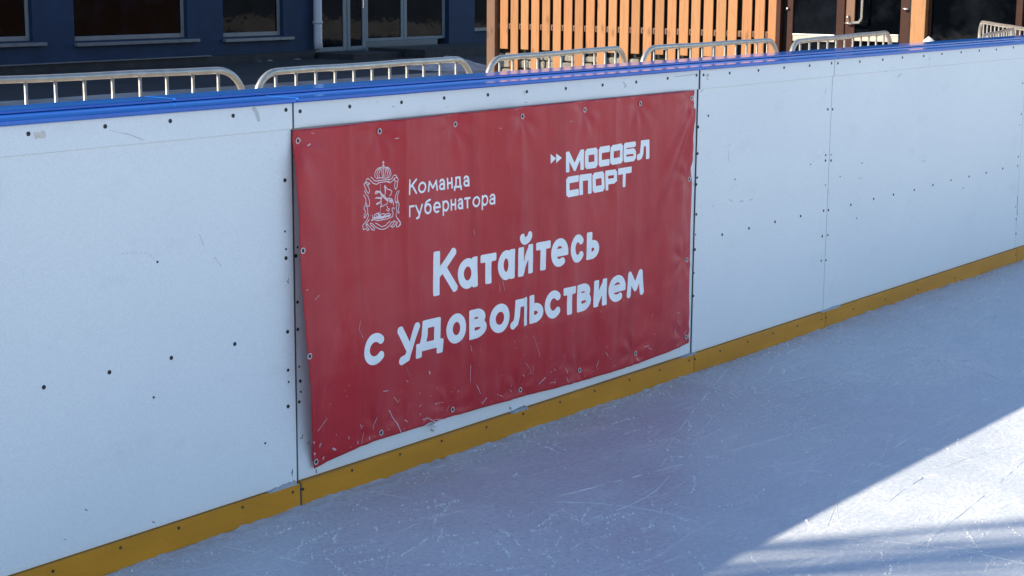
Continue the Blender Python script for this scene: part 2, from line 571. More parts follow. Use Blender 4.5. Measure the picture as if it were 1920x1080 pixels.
def strokes_to_faces(strokes, cell, V, F, surf):
    """strokes: list of (points in metres, radius, square?)"""
    xs = [p[0] for s in strokes for p in s[0]]
    zs = [p[1] for s in strokes for p in s[0]]
    R = 1.5 * max(s[1] for s in strokes) + cell * 2
    x0, x1, z0, z1 = min(xs) - R, max(xs) + R, min(zs) - R, max(zs) + R
    nx, nz = int((x1 - x0) / cell) + 2, int((z1 - z0) / cell) + 2
    gx = x0 + np.arange(nx) * cell
    gz = z0 + np.arange(nz) * cell
    PX, PZ = np.meshgrid(gx, gz, indexing='ij')
    phi = np.full(PX.shape, 1e3)
    for s in strokes:
        pts, r = s[0], s[1]
        ext = s[2] if len(s) > 2 else None
        for k in range(max(1, len(pts) - 1)):
            a, b = pts[k], pts[min(k + 1, len(pts) - 1)]
            phi = np.minimum(phi, seg_dist(PX, PZ, a, b) - r)
            if ext and ext[k]:
                e0, e1 = ext[k]
                rho = 0.35 * r
                phi = np.minimum(phi, seg_box(PX, PZ, a, b, r - rho, e0 - rho, e1 - rho, rho))
    ins = phi < 0
    cache = {}
    def vid(key, x, z):
        if key not in cache:
            cache[key] = len(V)
            V.append(surf(x, z))
        return cache[key]
    any4 = ins[:-1, :-1] | ins[1:, :-1] | ins[1:, 1:] | ins[:-1, 1:]
    for i, j in np.argwhere(any4):
        i, j = int(i), int(j)
        c = [(i, j), (i + 1, j), (i + 1, j + 1), (i, j + 1)]
        poly = []
        for k in range(4):
            p, q = c[k], c[(k + 1) % 4]
            fp, fq = phi[p], phi[q]
            if fp < 0:
                poly.append(vid(p, gx[p[0]], gz[p[1]]))
            if (fp < 0) != (fq < 0):
                t = fp / (fp - fq)
                key = (min(p, q), max(p, q))
                poly.append(vid(key, gx[p[0]] + t * (gx[q[0]] - gx[p[0]]), gz[p[1]] + t * (gz[q[1]] - gz[p[1]])))
        if len(poly) >= 3:
            F.append(tuple(poly))

def arc(cx, cz, rx, rz, a0, a1, n=18):
    return [(cx + rx * math.cos(math.radians(a0 + (a1 - a0) * k / n)), cz + rz * math.sin(math.radians(a0 + (a1 - a0) * k / n))) for k in range(n + 1)]
def bowl(x0, x1, z0, z1):               # from (x0,z1) round the right to (x0,z0)
    rz = (z1 - z0) / 2
    rx = min((x1 - x0) * 0.62, (x1 - x0))
    return [(x0, z1)] + arc(x1 - rx, (z0 + z1) / 2, rx, rz, 90, -90, 14) + [(x0, z0)]
ELL = arc(0.5, 0.5, 0.5, 0.5, 0, 360, 28)
GLYPH = {   # x 0..1, height 1 = the letter's own body
    'К': [[(0, 0), (0, 1)], [(0.95, 1), (0.06, 0.47)], [(0.34, 0.63), (1, 0)]],
    'а': [arc(0.47, 0.5, 0.47, 0.5, 0, 360, 28), [(1, 1), (1, 0)]],
    'т': [[(0, 1), (1, 1)], [(0.5, 1), (0.5, 0)]],
    'и': [[(0, 1), (0, 0), (1, 1), (1, 0)]],
    'й': [[(0, 1), (0, 0), (1, 1), (1, 0)], arc(0.5, 1.62, 0.42, 0.2, 180, 360, 12)],
    'е': [[(0.03, 0.5), (1, 0.5)], arc(0.5, 0.5, 0.5, 0.5, 0, 298, 26)],
    'с': [arc(0.52, 0.5, 0.52, 0.5, 44, 316, 22)],
    'ь': [[(0, 1), (0, 0)], bowl(0, 1, 0, 0.58)],
    'у': [[(0, 1), (0.55, 0.02)], [(1, 1), (0.42, -0.28), (0.12, -0.36)]],
    'д': [[(0, -0.28), (0, 0), (1, 0), (1, -0.28)], [(0.16, 0), (0.26, 0.5), (0.28, 1), (0.86, 1), (0.86, 0)]],
    'о': [ELL],
    'в': [[(0, 0), (0, 1)], bowl(0, 0.9, 0.53, 1), bowl(0, 1, 0, 0.53)],
    'л': [[(1, 0), (1, 1), (0.36, 1), (0.3, 0.4), (0.2, 0.1), (0, 0.0)]],
    'м': [[(0, 0), (0.1, 1), (0.5, 0.28), (0.9, 1), (1, 0)]],
    'н': [[(0, 0), (0, 1)], [(1, 0), (1, 1)], [(0, 0.52), (1, 0.52)]],
    'г': [[(0, 0), (0, 1), (1, 1)]],
    'б': [arc(0.5, 0.48, 0.5, 0.48, 0, 360, 26), [(0, 0.5), (0.03, 0.85), (0.2, 1.18), (0.5, 1.32), (0.9, 1.42)]],
    'р': [[(0, 1), (0, -0.42)], arc(0.5, 0.5, 0.5, 0.5, 0, 360, 26)],
    'a2': [[(0.08, 0.82), (0.25, 0.97), (0.5, 1), (0.78, 0.95), (0.93, 0.75), (0.93, 0)], arc(0.45, 0.27, 0.45, 0.27, 0, 360, 20), [(0.5, 0.56), (0.93, 0.58)]],
}
BLOCK = {
    'М': [[(0, 0), (0, 1)], [(0.06, 1), (0.5, 0.0)], [(0.5, 0.0), (0.94, 1)], [(1, 1), (1, 0)]],
    'О': [[(0.12, 0), (0.88, 0), (1, 0.12), (1, 0.88), (0.88, 1), (0.12, 1), (0, 0.88), (0, 0.12), (0.12, 0)]],
    'С': [[(1, 1), (0.12, 1), (0, 0.88), (0, 0.12), (0.12, 0), (1, 0)]],
    'Б': [[(1, 1), (0, 1), (0, 0), (0.88, 0), (1, 0.12), (1, 0.42), (0.88, 0.53), (0, 0.53)]],
    'Л': [[(1, 0), (1, 1), (0.46, 1), (0.36, 0.25), (0.25, 0.05), (0, 0)]],
    'П': [[(0, 0), (0, 1), (1, 1), (1, 0)]],
    'Р': [[(0, 0), (0, 1), (0.85, 1), (1, 0.88), (1, 0.52), (0.85, 0.40), (0, 0.40)]],
    'Т': [[(0, 1), (1, 1)], [(0.5, 1), (0.5, 0)]],
}

# ------------------------------------------------------------------ ground, ice
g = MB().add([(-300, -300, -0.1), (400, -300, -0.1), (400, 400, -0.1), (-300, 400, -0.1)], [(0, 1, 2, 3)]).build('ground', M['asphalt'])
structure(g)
# light paved walk cut at the building's shadow edge, sunlight put into its colour
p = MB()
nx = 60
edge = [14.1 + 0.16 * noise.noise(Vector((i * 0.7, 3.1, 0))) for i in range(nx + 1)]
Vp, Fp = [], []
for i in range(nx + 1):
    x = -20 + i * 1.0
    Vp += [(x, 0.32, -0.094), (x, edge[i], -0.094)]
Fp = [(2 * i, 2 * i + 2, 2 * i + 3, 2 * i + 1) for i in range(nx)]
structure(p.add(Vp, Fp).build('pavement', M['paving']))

ice = MB()
Vi, Fi = [], []
NX, NY = 760, 72
for j in range(NY + 1):
    y = 0.05 - 0.13 * min(1, j / 24) - 4.47 * max(0.0, (j - 24) / (NY - 24)) ** 1.6
    for i in range(NX + 1):
        x = 0.5 + 12.0 * i / NX
        d = -y
        h = 0.0012 * noise.noise(Vector((x * 9, y * 9, 0))) + 0.0007 * noise.noise(Vector((x * 26, y * 26, 4)))
        bank = max(0.0, 1 - d / 0.11) ** 1.5 * (0.005 + 0.012 * (noise.noise(Vector((x * 2.3, 1.7, 0.3))) + 0.1) + 0.004 * noise.noise(Vector((x * 13, 5.7, 0.3))) + 0.006 * noise.noise(Vector((x * 38, y * 30, 0.3))) + 0.005 * noise.noise(Vector((x * 83, y * 60, 8.3))))
        if i in (0, NX) or j == NY:
            h = bank = 0
        Vi.append((x, y, h + max(0, bank)))
for j in range(NY):
    for i in range(NX):
        a = j * (NX + 1) + i
        Fi.append((a, a + NX + 1, a + NX + 2, a + 1))
n0 = len(Vi)
yA, yB = 0.05, 0.05 - 4.6
Vi += [(-24, yA, 0), (0.5, yA, 0), (0.5, yB, 0), (-24, yB, 0), (12.5, yA, 0), (36, yA, 0), (36, yB, 0), (12.5, yB, 0), (-24, -28, 0), (36, -28, 0)]
Fi += [(n0, n0 + 3, n0 + 2, n0 + 1), (n0 + 4, n0 + 7, n0 + 6, n0 + 5), (n0 + 3, n0 + 8, n0 + 9, n0 + 6, n0 + 7, n0 + 2)]
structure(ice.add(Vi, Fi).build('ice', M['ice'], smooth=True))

# ------------------------------------------------------------------ rink boards
TOP, STRIP, KICK = 1.16, 1.0875, 0.0758
bolt_me = None
def disc_mesh(name, r, mat, n=12):
    V, Fc = [], []
    for k in range(n):
        a = 2 * math.pi * k / n
        V.append((r * math.cos(a), -0.0012, r * math.sin(a)))
    for k in range(n):
        a = 2 * math.pi * k / n
        V.append((r * 0.62 * math.cos(a), -0.0003, r * 0.62 * math.sin(a)))
    V.append((0, -0.0003, 0))
    for k in range(n):
        V.append((r * math.cos(2 * math.pi * k / n), 0.004, r * math.sin(2 * math.pi * k / n)))
    for k in range(n):
        q = (k + 1) % n
        Fc += [(k, q, n + q, n + k), (n + k, n + q, 2 * n), (2 * n + 1 + k, 2 * n + 1 + q, q, k)]
    me = bpy.data.meshes.new(name)
    me.from_pydata(V, [], Fc)
    me.materials.append(mat)
    me.update()
    return me
BOLT = disc_mesh('bolt', 0.0056, M['bolt'])
SCREW = disc_mesh('screw', 0.0042, M['bolt'], 10)
RSCREW = disc_mesh('kick_screw', 0.0046, M['rust'], 10)

strip_px = [(53, 251), (197, 237), (319, 227), (437, 217), (536, 206), (565, 209), (658, 200), (755, 192), (835, 184), (917, 178), (990, 172), (1063, 166), (1132, 159.5), (1195, 154), (1254, 147), (1308, 141), (1319, 140.6), (1368, 137), (1422, 132), (1470, 127), (1518, 123), (1559, 118.6), (1571, 118.6), (1612, 115.6), (1655, 112), (1692, 108), (1732, 105), (1766, 101), (1802, 98), (1836, 95), (1868, 93), (1900, 89)]
panel_px = [(82, 726, 1), (205, 698, 1), (321, 671, 1), (440, 645, 1), (534, 338, 1), (534, 434, 0), (536, 467, 0), (536, 484, 1), (539, 622, 1), (540, 694, 0.8), (541, 716, 0), (540, 762, 1), (295, 491, 0), (288, 745, 0), (497, 831, 0),
            (557, 480, 1), (560, 567, 0.8), (560.5, 618, 0.8), (563, 688, 0), (565, 715, 0.8), (566, 735, 0), (563, 754, 0.8), (560, 464, 0),
            (1309, 238, 1), (1308, 288, 1), (1307, 333, 0.8), (1305.5, 346, 1), (1305.5, 402, 1), (1304, 440, 0), (1303, 468, 1), (1300, 555, 0.8), (1301, 512, 0),
            (1354, 440, 1), (1404, 428, 1), (1453, 416, 1), (1501, 405, 1), (1328, 217, 0.8), (1378, 336, 0), (1520, 308, 0),
            (1552, 205, 1), (1561, 205, 1), (1548, 291, 0.8), (1558, 290, 0), (1547.5, 301, 1), (1558, 301, 1), (1547.5, 347, 0), (1544, 395, 1), (1553, 394, 1), (1541.5, 443, 1), (1552, 441, 0.8), (1539.5, 489, 0.8), (1548.5, 488, 0.8), (1575, 331, 0), (1616, 306, 0),
            (1595, 384, 1), (1638, 373, 1), (1675, 365, 1), (1714, 356, 1), (1749, 347, 1), (1783, 338, 0.8), (1817, 331, 1), (1849, 324, 1), (1880, 316, 1), (1606, 409, 0), (1806, 353, 0),
            (1917.5, 156, 0.8), (1915, 214, 0.8), (1912, 234, 0), (1909, 294, 0.8), (1908, 311, 0.8), (1904, 388, 0), (1905, 411, 0.8), (1905, 438, 0.8)]
kick_px = [(99, 1071), (226, 1027), (335, 990), (455, 951), (549, 923), (568, 917), (660, 882), (750, 852), (828, 827), (912, 801), (981, 776), (1050, 754), (1115, 733), (1180, 712), (1237, 694), (1292, 676), (1303, 673), (1350, 658), (1402, 641), (1449, 625), (1495, 611), (1540, 599), (1549, 595), (1600, 579), (1660, 561), (1720, 543), (1790, 521), (1904, 478)]

SECTIONS = [
    (-0.92, 1.22, 0.0, 'white rink board section with blue cap just past the left edge, nearest to the viewer'),
    (1.22, 3.35, 0.0, 'broad blank white rink board section left of the red banner, yellow strip along its foot'),
    (3.3535, 5.487, 0.005, 'white rink board section mostly hidden behind the red banner'),
    (5.487, 6.568, 0.0, 'narrow blank white rink board section just right of the red banner'),
    (6.568, 8.757, 0.0, 'wide white rink board section with a long rising row of dark bolts, far right'),
    (8.757, 10.95, 0.0, 'white rink board section at the right end, only its first edge in the picture'),
]
boards = []
GAP = 0.0013
for k, (xa, xb, dy, lab) in enumerate(SECTIONS):
    t = thing('rink_board', lab, 'rink board', ((xa + xb) / 2, 0.04, 0), 'white sections of the rink boards')
    a, b = xa + GAP, xb - GAP
    MB().box(a, b, 0.0 + dy, 0.014 + dy, KICK + 0.0018, STRIP + 0.02, 0.0012).build('panel', M['board'], t)
    MB().box(a + 0.0005, b - 0.0005, -0.007 + dy, -0.0005 + dy, STRIP, TOP, 0.002).build('top_strip', M['board'], t)
    MB().box(a + 0.0005, b - 0.0005, -0.013, 0.006 + dy, -0.03, KICK, 0.0018).build('kick_plate', M['kick'], t)
    MB().box(xa - 0.003, xb, 0.022, 0.032, -0.08, TOP, 0).build('backing_board', M['backing'], t)
    if k:
        sl = MB()
        sl.box(boards[-1][1] - GAP + 0.0003, a - 0.0003, 0.0008, 0.010, KICK + 0.004, STRIP - 0.0005)
        sl.box(boards[-1][1] - GAP + 0.0003, a - 0.0003, -0.0055, -0.001, STRIP, TOP - 0.0005)
        sl.box(boards[-1][1] - GAP + 0.0003, a - 0.0003, -0.0115, -0.002, -0.03, KICK - 0.002)
        sl.build('joint_gap_filler', M['backing'], t)  # dark filler added in the open joint, hides the lit end face
    fr = MB()
    for xx in (xa + 0.03, (xa + xb) / 2, xb - 0.03):
        fr.box(xx - 0.025, xx + 0.025, 0.033, 0.10, -0.1, TOP - 0.002, 0)
    fr.box(xa + 0.06, xb - 0.06, 0.034, 0.08, 0.50, 0.55, 0)
    fr.build('support_frame', M['steel'], t)
    # blue cap: a wide lower plate and an upper plate set back on it
    MB().box(a, b, -0.024, 0.24, TOP + 0.0008, TOP + 0.0135, 0.0025).build('cap_plate', M['cap'], t)
    ux0, ux1 = xa - 0.32, xb - 0.32
    MB().box(ux0 + 0.001, ux1 - 0.001, 0.112, 0.238, TOP + 0.014, TOP + 0.0225, 0.002).build('cap_plate', M['cap'], t)
    boards.append((xa, xb, t, dy))
def section_of(x):
    for s in boards:
        if s[0] <= x < s[1]:
            return s
    return boards[-1]
def put(me, name, p, y):
    s = section_of(p.x)
    o = bpy.data.objects.new(name, me)
    COL.objects.link(o)
    o.parent = s[2]
    o.location = Vector((p.x, y, p.z)) - Vector(s[2].location)
    o.rotation_euler = (0, random.uniform(0, 6.28), 0)
    return o
random.seed(5)
for q in strip_px:
    p = at_y(q[0], q[1], -0.007)
    s = section_of(p.x)
    put(BOLT, 'bolt', p, -0.007 + s[3])
for x, y, big in panel_px:
    p = at_y(x, y, 0)
    s = section_of(p.x)
    o = put(BOLT if big else SCREW, 'bolt', p, s[3])
    if 0 < big < 1:
        o.scale = (0.85, 1, 0.85)
    if big == 0:
        o.scale = (0.75, 1, 0.75)
for x, y in kick_px:
    p = at_y(x, y, -0.013)
    put(RSCREW if random.random() < 0.6 else SCREW, 'screw', p, -0.013)

# rubbed marks on the boards: flat dirt lying on the plastic
def clusters(strokes, pad=0.004):
    """group strokes whose boxes touch, so that they are meshed as one outline"""
    gs = []
    for st in strokes:
        x = [p[0] for p in st[0]]
        z = [p[1] for p in st[0]]
        b = [min(x) - st[1] - pad, max(x) + st[1] + pad, min(z) - st[1] - pad, max(z) + st[1] + pad]
        mem = [st]
        rest = []
        for gb, gm in gs:
            if gb[0] < b[1] and b[0] < gb[1] and gb[2] < b[3] and b[2] < gb[3]:
                b = [min(b[0], gb[0]), max(b[1], gb[1]), min(b[2], gb[2]), max(b[3], gb[3])]
                mem = gm + mem
            else:
                rest.append((gb, gm))
        gs = rest + [(b, mem)]
    return [gm for _, gm in gs]
def plane_surf(Y):
    return lambda x, z: (float(x), Y, float(z))
def px_plane(pts, Y):
    out = []
    for x, y in pts:
        p = at_y(x, y, Y)
        out.append((p.x, p.z))
    return out
def marks(name, strokes, Y, mat, parent, cell=0.0016):
    V, Fc = [], []
    for grp in clusters([(px_plane(pts, Y), r) for pts, r in strokes]):
        strokes_to_faces(grp, cell, V, Fc, plane_surf(Y))
    m = MB()
    m.v, m.f = V, Fc
    o = m.build(name, mat, parent)
    o['kind'] = 'stuff'
    return o
bA, bB, bC, bD = boards[1][2], boards[2][2], boards[3][2], boards[4][2]
marks('scuff', [([(476, 204), (482, 212), (485, 224)], 0.006), ([(480, 215), (484, 226)], 0.003), ([(236, 250), (268, 262)], 0.0012), ([(205, 244), (222, 248), (240, 252)], 0.0008)], -0.0073, M['smear'], bA)
marks('scuff', [([(402, 482), (415, 500)], 0.001), ([(374, 440), (382, 460)], 0.001)], -0.0003, M['smear'], bA)
marks('stain', [([(70, 253), (82, 254), (80, 250)], 0.007), ([(66, 250), (68, 258)], 0.004)], -0.0074, M['tan'], bA)
marks('scuff', [([(541, 522), (540, 530)], 0.0012), ([(538, 527), (541, 531)], 0.0016), ([(546, 888), (549, 880), (548, 893)], 0.0014), ([(120, 1012), (124, 1011)], 0.001),
                ([(160, 955), (163, 957)], 0.0018), ([(286, 978), (290, 980)], 0.0016), ([(225, 475), (272, 474), (283, 478), (290, 488)], 0.0005)], -0.0003, M['mark'], bA)
marks('scuff', [([(568, 815), (566, 822), (563, 822)], 0.0015), ([(580, 828), (577, 832)], 0.0016), ([(593, 880), (594, 887)], 0.0016), ([(956, 764), (958, 767)], 0.003), ([(808, 806), (813, 808)], 0.002)], 0.0036, M['mark'], bB)
marks('scuff', [([(1366, 283), (1366, 302)], 0.0018), ([(1368, 270), (1367, 275)], 0.0015), ([(1337, 385), (1338, 387)], 0.002), ([(1388, 378), (1393, 377)], 0.003), ([(1367, 374), (1375, 379)], 0.0016), ([(1314, 172), (1318, 169)], 0.002), ([(1549, 165), (1548, 175)], 0.003), ([(1405, 376), (1411, 373)], 0.002)], -0.0003, M['smear'], bC)
marks('scuff', [([(1729, 302), (1735, 302)], 0.002), ([(1610, 334), (1617, 334)], 0.002), ([(1554, 357), (1554, 365)], 0.002), ([(1684, 144), (1690, 138)], 0.003), ([(1545, 283), (1545, 288)], 0.0012), ([(1660, 134), (1663, 134)], 0.002)], -0.0003, M['smear'], bD)
marks('scuff', [([(1908, 368), (1907, 390), (1908, 402)], 0.003)], -0.0004, M['mark'], bD)
marks('scuff', [([(1325, 142), (1328, 141)], 0.006), ([(1326, 148), (1328, 149)], 0.003)], -0.0074, M['smear'], bC)
marks('scuff', [([(1169, 154), (1174, 161), (1171, 163)], 0.003), ([(983, 178), (986, 171), (981, 173)], 0.0016), ([(1265, 144), (1306, 139)], 0.0016), ([(735, 200), (740, 200)], 0.0018), ([(706, 191), (709, 191)], 0.001), ([(838, 201), (841, 200)], 0.0014), ([(984, 192), (988, 192)], 0.002)], -0.0024, M['smear'], bB)
marks('joint_line', [([(1743, 108), (1742, 112)], 0.003), ([(1743, 116), (1741.5, 124)], 0.0014)], -0.0074, M['smear'], bD)

# ------------------------------------------------------------------ banner
def interp(pts, t):
    return None
XL0, XR0 = 3.36, 5.475
def sstep(a, b, x):
    t = min(1.0, max(0.0, (x - a) / (b - a)))
    return t * t * (3 - 2 * t)
tied_px = [(558, 264), (711, 246), (853, 233), (979, 218), (1096, 206), (1200, 194), (1296, 184), (592, 866), (714, 811), (848, 768), (975, 731), (1086, 694), (1191, 662.5), (1286, 632), (1292, 336), (1287, 487)]
TIES = [(p.x, p.z) for p in (at_y(a_, b_, -0.018) for a_, b_ in tied_px)]
def w_off(x, z):
    """how far the cloth stands off the board"""
    u = (x - XL0) / (XR0 - XL0)
    v = (z - 0.1) / 0.98
    vv = min(1, max(0, v))
    w = 0.008
    w += 0.040 * math.exp(-max(0, u) / 0.075) * math.sin(math.pi * min(1, max(0, vv)) ** 0.8) ** 0.8
    w += 0.010 * (1 - math.exp(-vv * 5)) * (0.4 + 0.6 * (1 - abs(2 * u - 1)))
    env = 0.35 + 0.65 * math.sin(math.pi * min(1, max(0, vv)))
    w += 0.0110 * env * noise.noise(Vector((u * 9.0 + vv * 0.8, vv * 0.9, 1.7)))
    w += 0.0052 * env * noise.noise(Vector((u * 22.0 + vv * 1.2, vv * 1.5, 7.7)))
    w += 0.0020 * noise.noise(Vector((u * 26.0, vv * 15.0, 2.2)))
    # sharp vertical packing creases
    for uc, am in ((0.10, 0.005), (0.214, 0.0065), (0.365, 0.003), (0.479, 0.0135), (0.74, 0.0055)):
        d = u - uc - 0.004 * math.sin(vv * 5)
        w += am * (math.exp(d / 0.055) if d < 0 else math.exp(-d / 0.007)) * (0.55 + 0.45 * vv)
    w += 0.0085 * env * noise.noise(Vector((u * 5.0 - vv * 2.0, vv * 3.6, 5.5)))
    # horizontal fold low down
    d = (vv - 0.27 - 0.02 * math.sin(u * 7)) / 0.03
    w += 0.0018 * math.exp(-abs(d))
    # pulls fanning out of the top right corner
    dx, dz = (1.0 - u) * 2.1, (1.0 - vv) * 0.98
    rr = math.hypot(dx, dz)
    ang = math.atan2(dz, dx)
    w += 0.0075 * math.sin(ang * 15 + 0.6) * math.exp(-((rr - 0.32) / 0.26) ** 2) * sstep(0.35, 1.0, ang)
    # buckle at the right hand edge under the top tie
    w += 0.020 * math.exp(-((1.0 - u) / 0.03) ** 2) * math.exp(-((vv - 0.80) / 0.09) ** 2)
    w -= 0.006 * math.exp(-((1.0 - u) / 0.03) ** 2) * math.exp(-((vv - 0.955) / 0.03) ** 2)
    for tx, tz in TIES:                       # the cloth is drawn in at every fixed eyelet and puckers round it
        ddx, ddz = x - tx, z - tz
        q = ddx * ddx + ddz * ddz
        if q < 0.04:
            r_ = math.sqrt(q)
            w *= 1 - 0.62 * math.exp(-q / 0.0016)
            w += 0.0022 * math.sin(7 * math.atan2(ddz, ddx) + tx * 9) * math.exp(-((r_ - 0.065) / 0.04) ** 2)
    return max(0.0035, w)
def ban(px, py):
    Y = -0.02
    for _ in range(5):
        p = at_y(px, py, Y)
        Y = -w_off(p.x, p.z)
    return p.x, p.z
left_px = [(549, 243.5), (552, 300), (556, 345), (561.5, 440), (563.5, 500), (568, 560), (574, 640), (580, 700), (583, 760), (585.5, 830), (589, 879)]
right_px = [(1302, 169.3), (1301, 196), (1305, 206), (1302, 235), (1298.5, 260), (1299, 290), (1297.5, 340), (1294.5, 420), (1293.5, 500), (1292, 560), (1291, 643)]
top_px = [(549, 243.5), (700, 228), (850, 212.8), (979, 200), (1100, 188), (1200, 178.6), (1302, 169.3)]
bot_px = [(589, 879), (612, 866), (641, 853), (676, 837), (725, 820), (760, 809), (786, 801), (793, 799), (800, 795), (807, 791), (815, 791), (830, 786), (869, 775), (940, 755), (1000, 738), (1040, 728.5), (1086, 716), (1140, 700), (1191, 683), (1240, 665), (1265, 655), (1291, 643)]
def curve(pxs, axis):
    P = np.array([ban(*q) for q in pxs])
    s = P[:, axis]
    s = (s - s[0]) / (s[-1] - s[0])
    return lambda t: (float(np.interp(t, s, P[:, 0])), float(np.interp(t, s, P[:, 1])))
cl, cr, ct, cb = curve(left_px, 1), curve(right_px, 1), curve(top_px, 0), curve(bot_px, 0)
c00, c10, c01, c11 = cl(0), cr(0), cl(1), cr(1)      # t runs downwards
NU, NV = 260, 120
Vb, Fb = [], []
for j in range(NV + 1):
    t = j / NV
    for i in range(NU + 1):
        s = i / NU
        q = []
        for a in (0, 1):
            q.append((1 - s) * cl(t)[a] + s * cr(t)[a] + (1 - t) * ct(s)[a] + t * cb(s)[a]
                     - ((1 - s) * (1 - t) * c00[a] + s * (1 - t) * c10[a] + (1 - s) * t * c01[a] + s * t * c11[a]))
        Vb.append((q[0], -w_off(q[0], q[1]), q[1]))
for j in range(NV):
    for i in range(NU):
        a = j * (NU + 1) + i
        Fb.append((a, a + NU + 1, a + NU + 2, a + 1))
banner = thing('banner', 'red vinyl banner with white Cyrillic lettering and crest, tied to the white boards', 'banner', (4.42, -0.01, 0.1))
mb = MB()
mb.v, mb.f = Vb, Fb
cloth = mb.build('cloth', M['banner'], banner, smooth=True)
sol = cloth.modifiers.new('thickness', 'SOLIDIFY')
sol.thickness = 0.0007
sol.offset = 1.0

def cloth_surf(off):
    def f(x, z):
        return (float(x), -w_off(x, z) - off, float(z))
    return f
PRINT = cloth_surf(0.0011)

def set_line(name, glyphs, h, r, base0, base1, mat, label, table=GLYPH, cell=0.0024, kx=1.0):
    """glyphs: (char, left px, right px, height factor); base0/base1: pixels on the baseline; h, r in metres"""
    (bx0, bz0), (bx1, bz1) = ban(*base0), ban(*base1)
    V, Fc = [], []
    for ch, xl, xr, kh in glyphs:
        py = base0[1] + (base1[1] - base0[1]) * ((xl + xr) / 2 - base0[0]) / (base1[0] - base0[0])
        hp = 15
        X0, X1 = ban(xl + 0.4, py - hp)[0], ban(xr - 0.4, py - hp)[0]
        st = []
        rk = r * (0.86 if table is BLOCK and ch in 'БР' else 1.0)
        for poly in table[ch]:
            pts = []
            for gx_, gz_ in poly:
                X = X0 + rk * kx + gx_ * (X1 - X0 - 2 * rk * kx)
                zb = bz0 + (bz1 - bz0) * (X - bx0) / (bx1 - bx0)
                hh = h * kh - 2 * rk
                pts.append((X / kx, zb + rk + gz_ * hh))
            st.append((pts, rk, end_exts(poly, rk)))
        strokes_to_faces(st, cell, V, Fc, lambda x, z: PRINT(x * kx, z))
    m = MB()
    m.v, m.f = V, Fc
    return m.build(name, mat, banner, label=label)

def h_at(pa, pb):
    return abs(ban(*pa)[1] - ban(*pb)[1])
S2 = lambda x: 660 + x / 3.31
T2 = lambda y: 420 + y / 3.31
K = 0.70
capK = h_at((S2(510), T2(170)), (S2(515), T2(445)))
set_line('lettering', [('К', S2(500), S2(655), 1), ('а', S2(655), S2(780), K), ('т', S2(795), S2(895), K), ('а', S2(903), S2(1010), K), ('й', S2(1028), S2(1122), K), ('т', S2(1138), S2(1231), K), ('е', S2(1233), S2(1342), K), ('с', S2(1355), S2(1442), K), ('ь', S2(1453), S2(1533), K * 0.99)],
         capK, 0.0132, (S2(515), T2(447)), (S2(1470), T2(221)), M['print'], 'white word Катайтесь', kx=1.08)
h4 = h_at((S2(1730), T2(292)), (S2(1740), T2(455)))
B0, B1 = (S2(140), T2(874)), (S2(1755), T2(450))
set_line('lettering', [('с', S2(72), S2(210), 1)], capK * 0.69, 0.0132, B0, B1, M['print'], 'white letter с before the long word', kx=1.08)
set_line('lettering', [('у', S2(280), S2(418), 1), ('д', S2(395), S2(567), 1), ('о', S2(582), S2(708), 1), ('в', S2(725), S2(835), 1), ('о', S2(850), S2(977), 1), ('л', S2(980), S2(1085), 1), ('ь', S2(1098), S2(1187), 1), ('с', S2(1193), S2(1300), 1), ('т', S2(1308), S2(1387), 1), ('в', S2(1393), S2(1482), 1), ('и', S2(1496), S2(1580), 1), ('е', S2(1588), S2(1697), 1), ('м', S2(1703), S2(1810), 1)],
         capK * 0.69, 0.0132, B0, B1, M['print'], 'white word удовольствием', kx=1.08)
S5 = lambda x: 640 + x / 6
T5 = lambda y: 260 + y / 6
cap5 = h_at((S5(770), T5(455)), (S5(770), T5(632)))
set_line('lettering', [('К', S5(757), S5(853), 1), ('о', S5(860), S5(955), 0.74), ('м', S5(968), S5(1084), 0.74), ('a2', S5(1093), S5(1168), 0.74), ('н', S5(1182), S5(1251), 0.74), ('д', S5(1257), S5(1352), 0.74), ('a2', S5(1366), S5(1442), 0.74)],
         cap5, 0.0033, (S5(770), T5(634)), (S5(1405), T5(541)), M['print'], 'thin white word Команда', cell=0.0013)
set_line('lettering', [('г', S5(757), S5(822), 1), ('у', S5(825), S5(917), 1), ('б', S5(928), S5(1015), 1), ('е', S5(1028), S5(1117), 1), ('р', S5(1133), S5(1211), 1), ('н', S5(1224), S5(1291), 1), ('a2', S5(1303), S5(1372), 1), ('т', S5(1378), S5(1452), 1), ('о', S5(1470), S5(1561), 1), ('р', S5(1575), S5(1652), 1), ('a2', S5(1660), S5(1736), 1)],
         cap5 * 0.74, 0.0033, (S5(770), T5(883)), (S5(1700), T5(742)), M['print'], 'thin white word губернатора', cell=0.0013)
S6 = lambda x: 1000 + x / 6
T6 = lambda y: 230 + y / 6
cap6 = h_at((S6(390), T6(325)), (S6(390), T6(557)))
set_line('lettering', [('М', S6(362), S6(568), 1), ('О', S6(574), S6(722), 1), ('С', S6(730), S6(857), 1), ('О', S6(860), S6(1005), 1), ('Б', S6(1010), S6(1155), 1), ('Л', S6(1160), S6(1306), 1)],
         cap6, 0.0112, (S6(390), T6(557)), (S6(1285), T6(408)), M['print'], 'bold white block word МОСОБЛ', BLOCK, 0.0013, 0.88)
set_line('lettering', [('С', S6(365), S6(510), 1), ('П', S6(512), S6(655), 1), ('О', S6(660), S6(800), 1), ('Р', S6(806), S6(940), 1), ('Т', S6(948), S6(1100), 1)],
         cap6, 0.0112, (S6(390), T6(840)), (S6(1030), T6(722)), M['print'], 'bold white block word СПОРТ', BLOCK, 0.0013, 0.88)
V, Fc = [], []
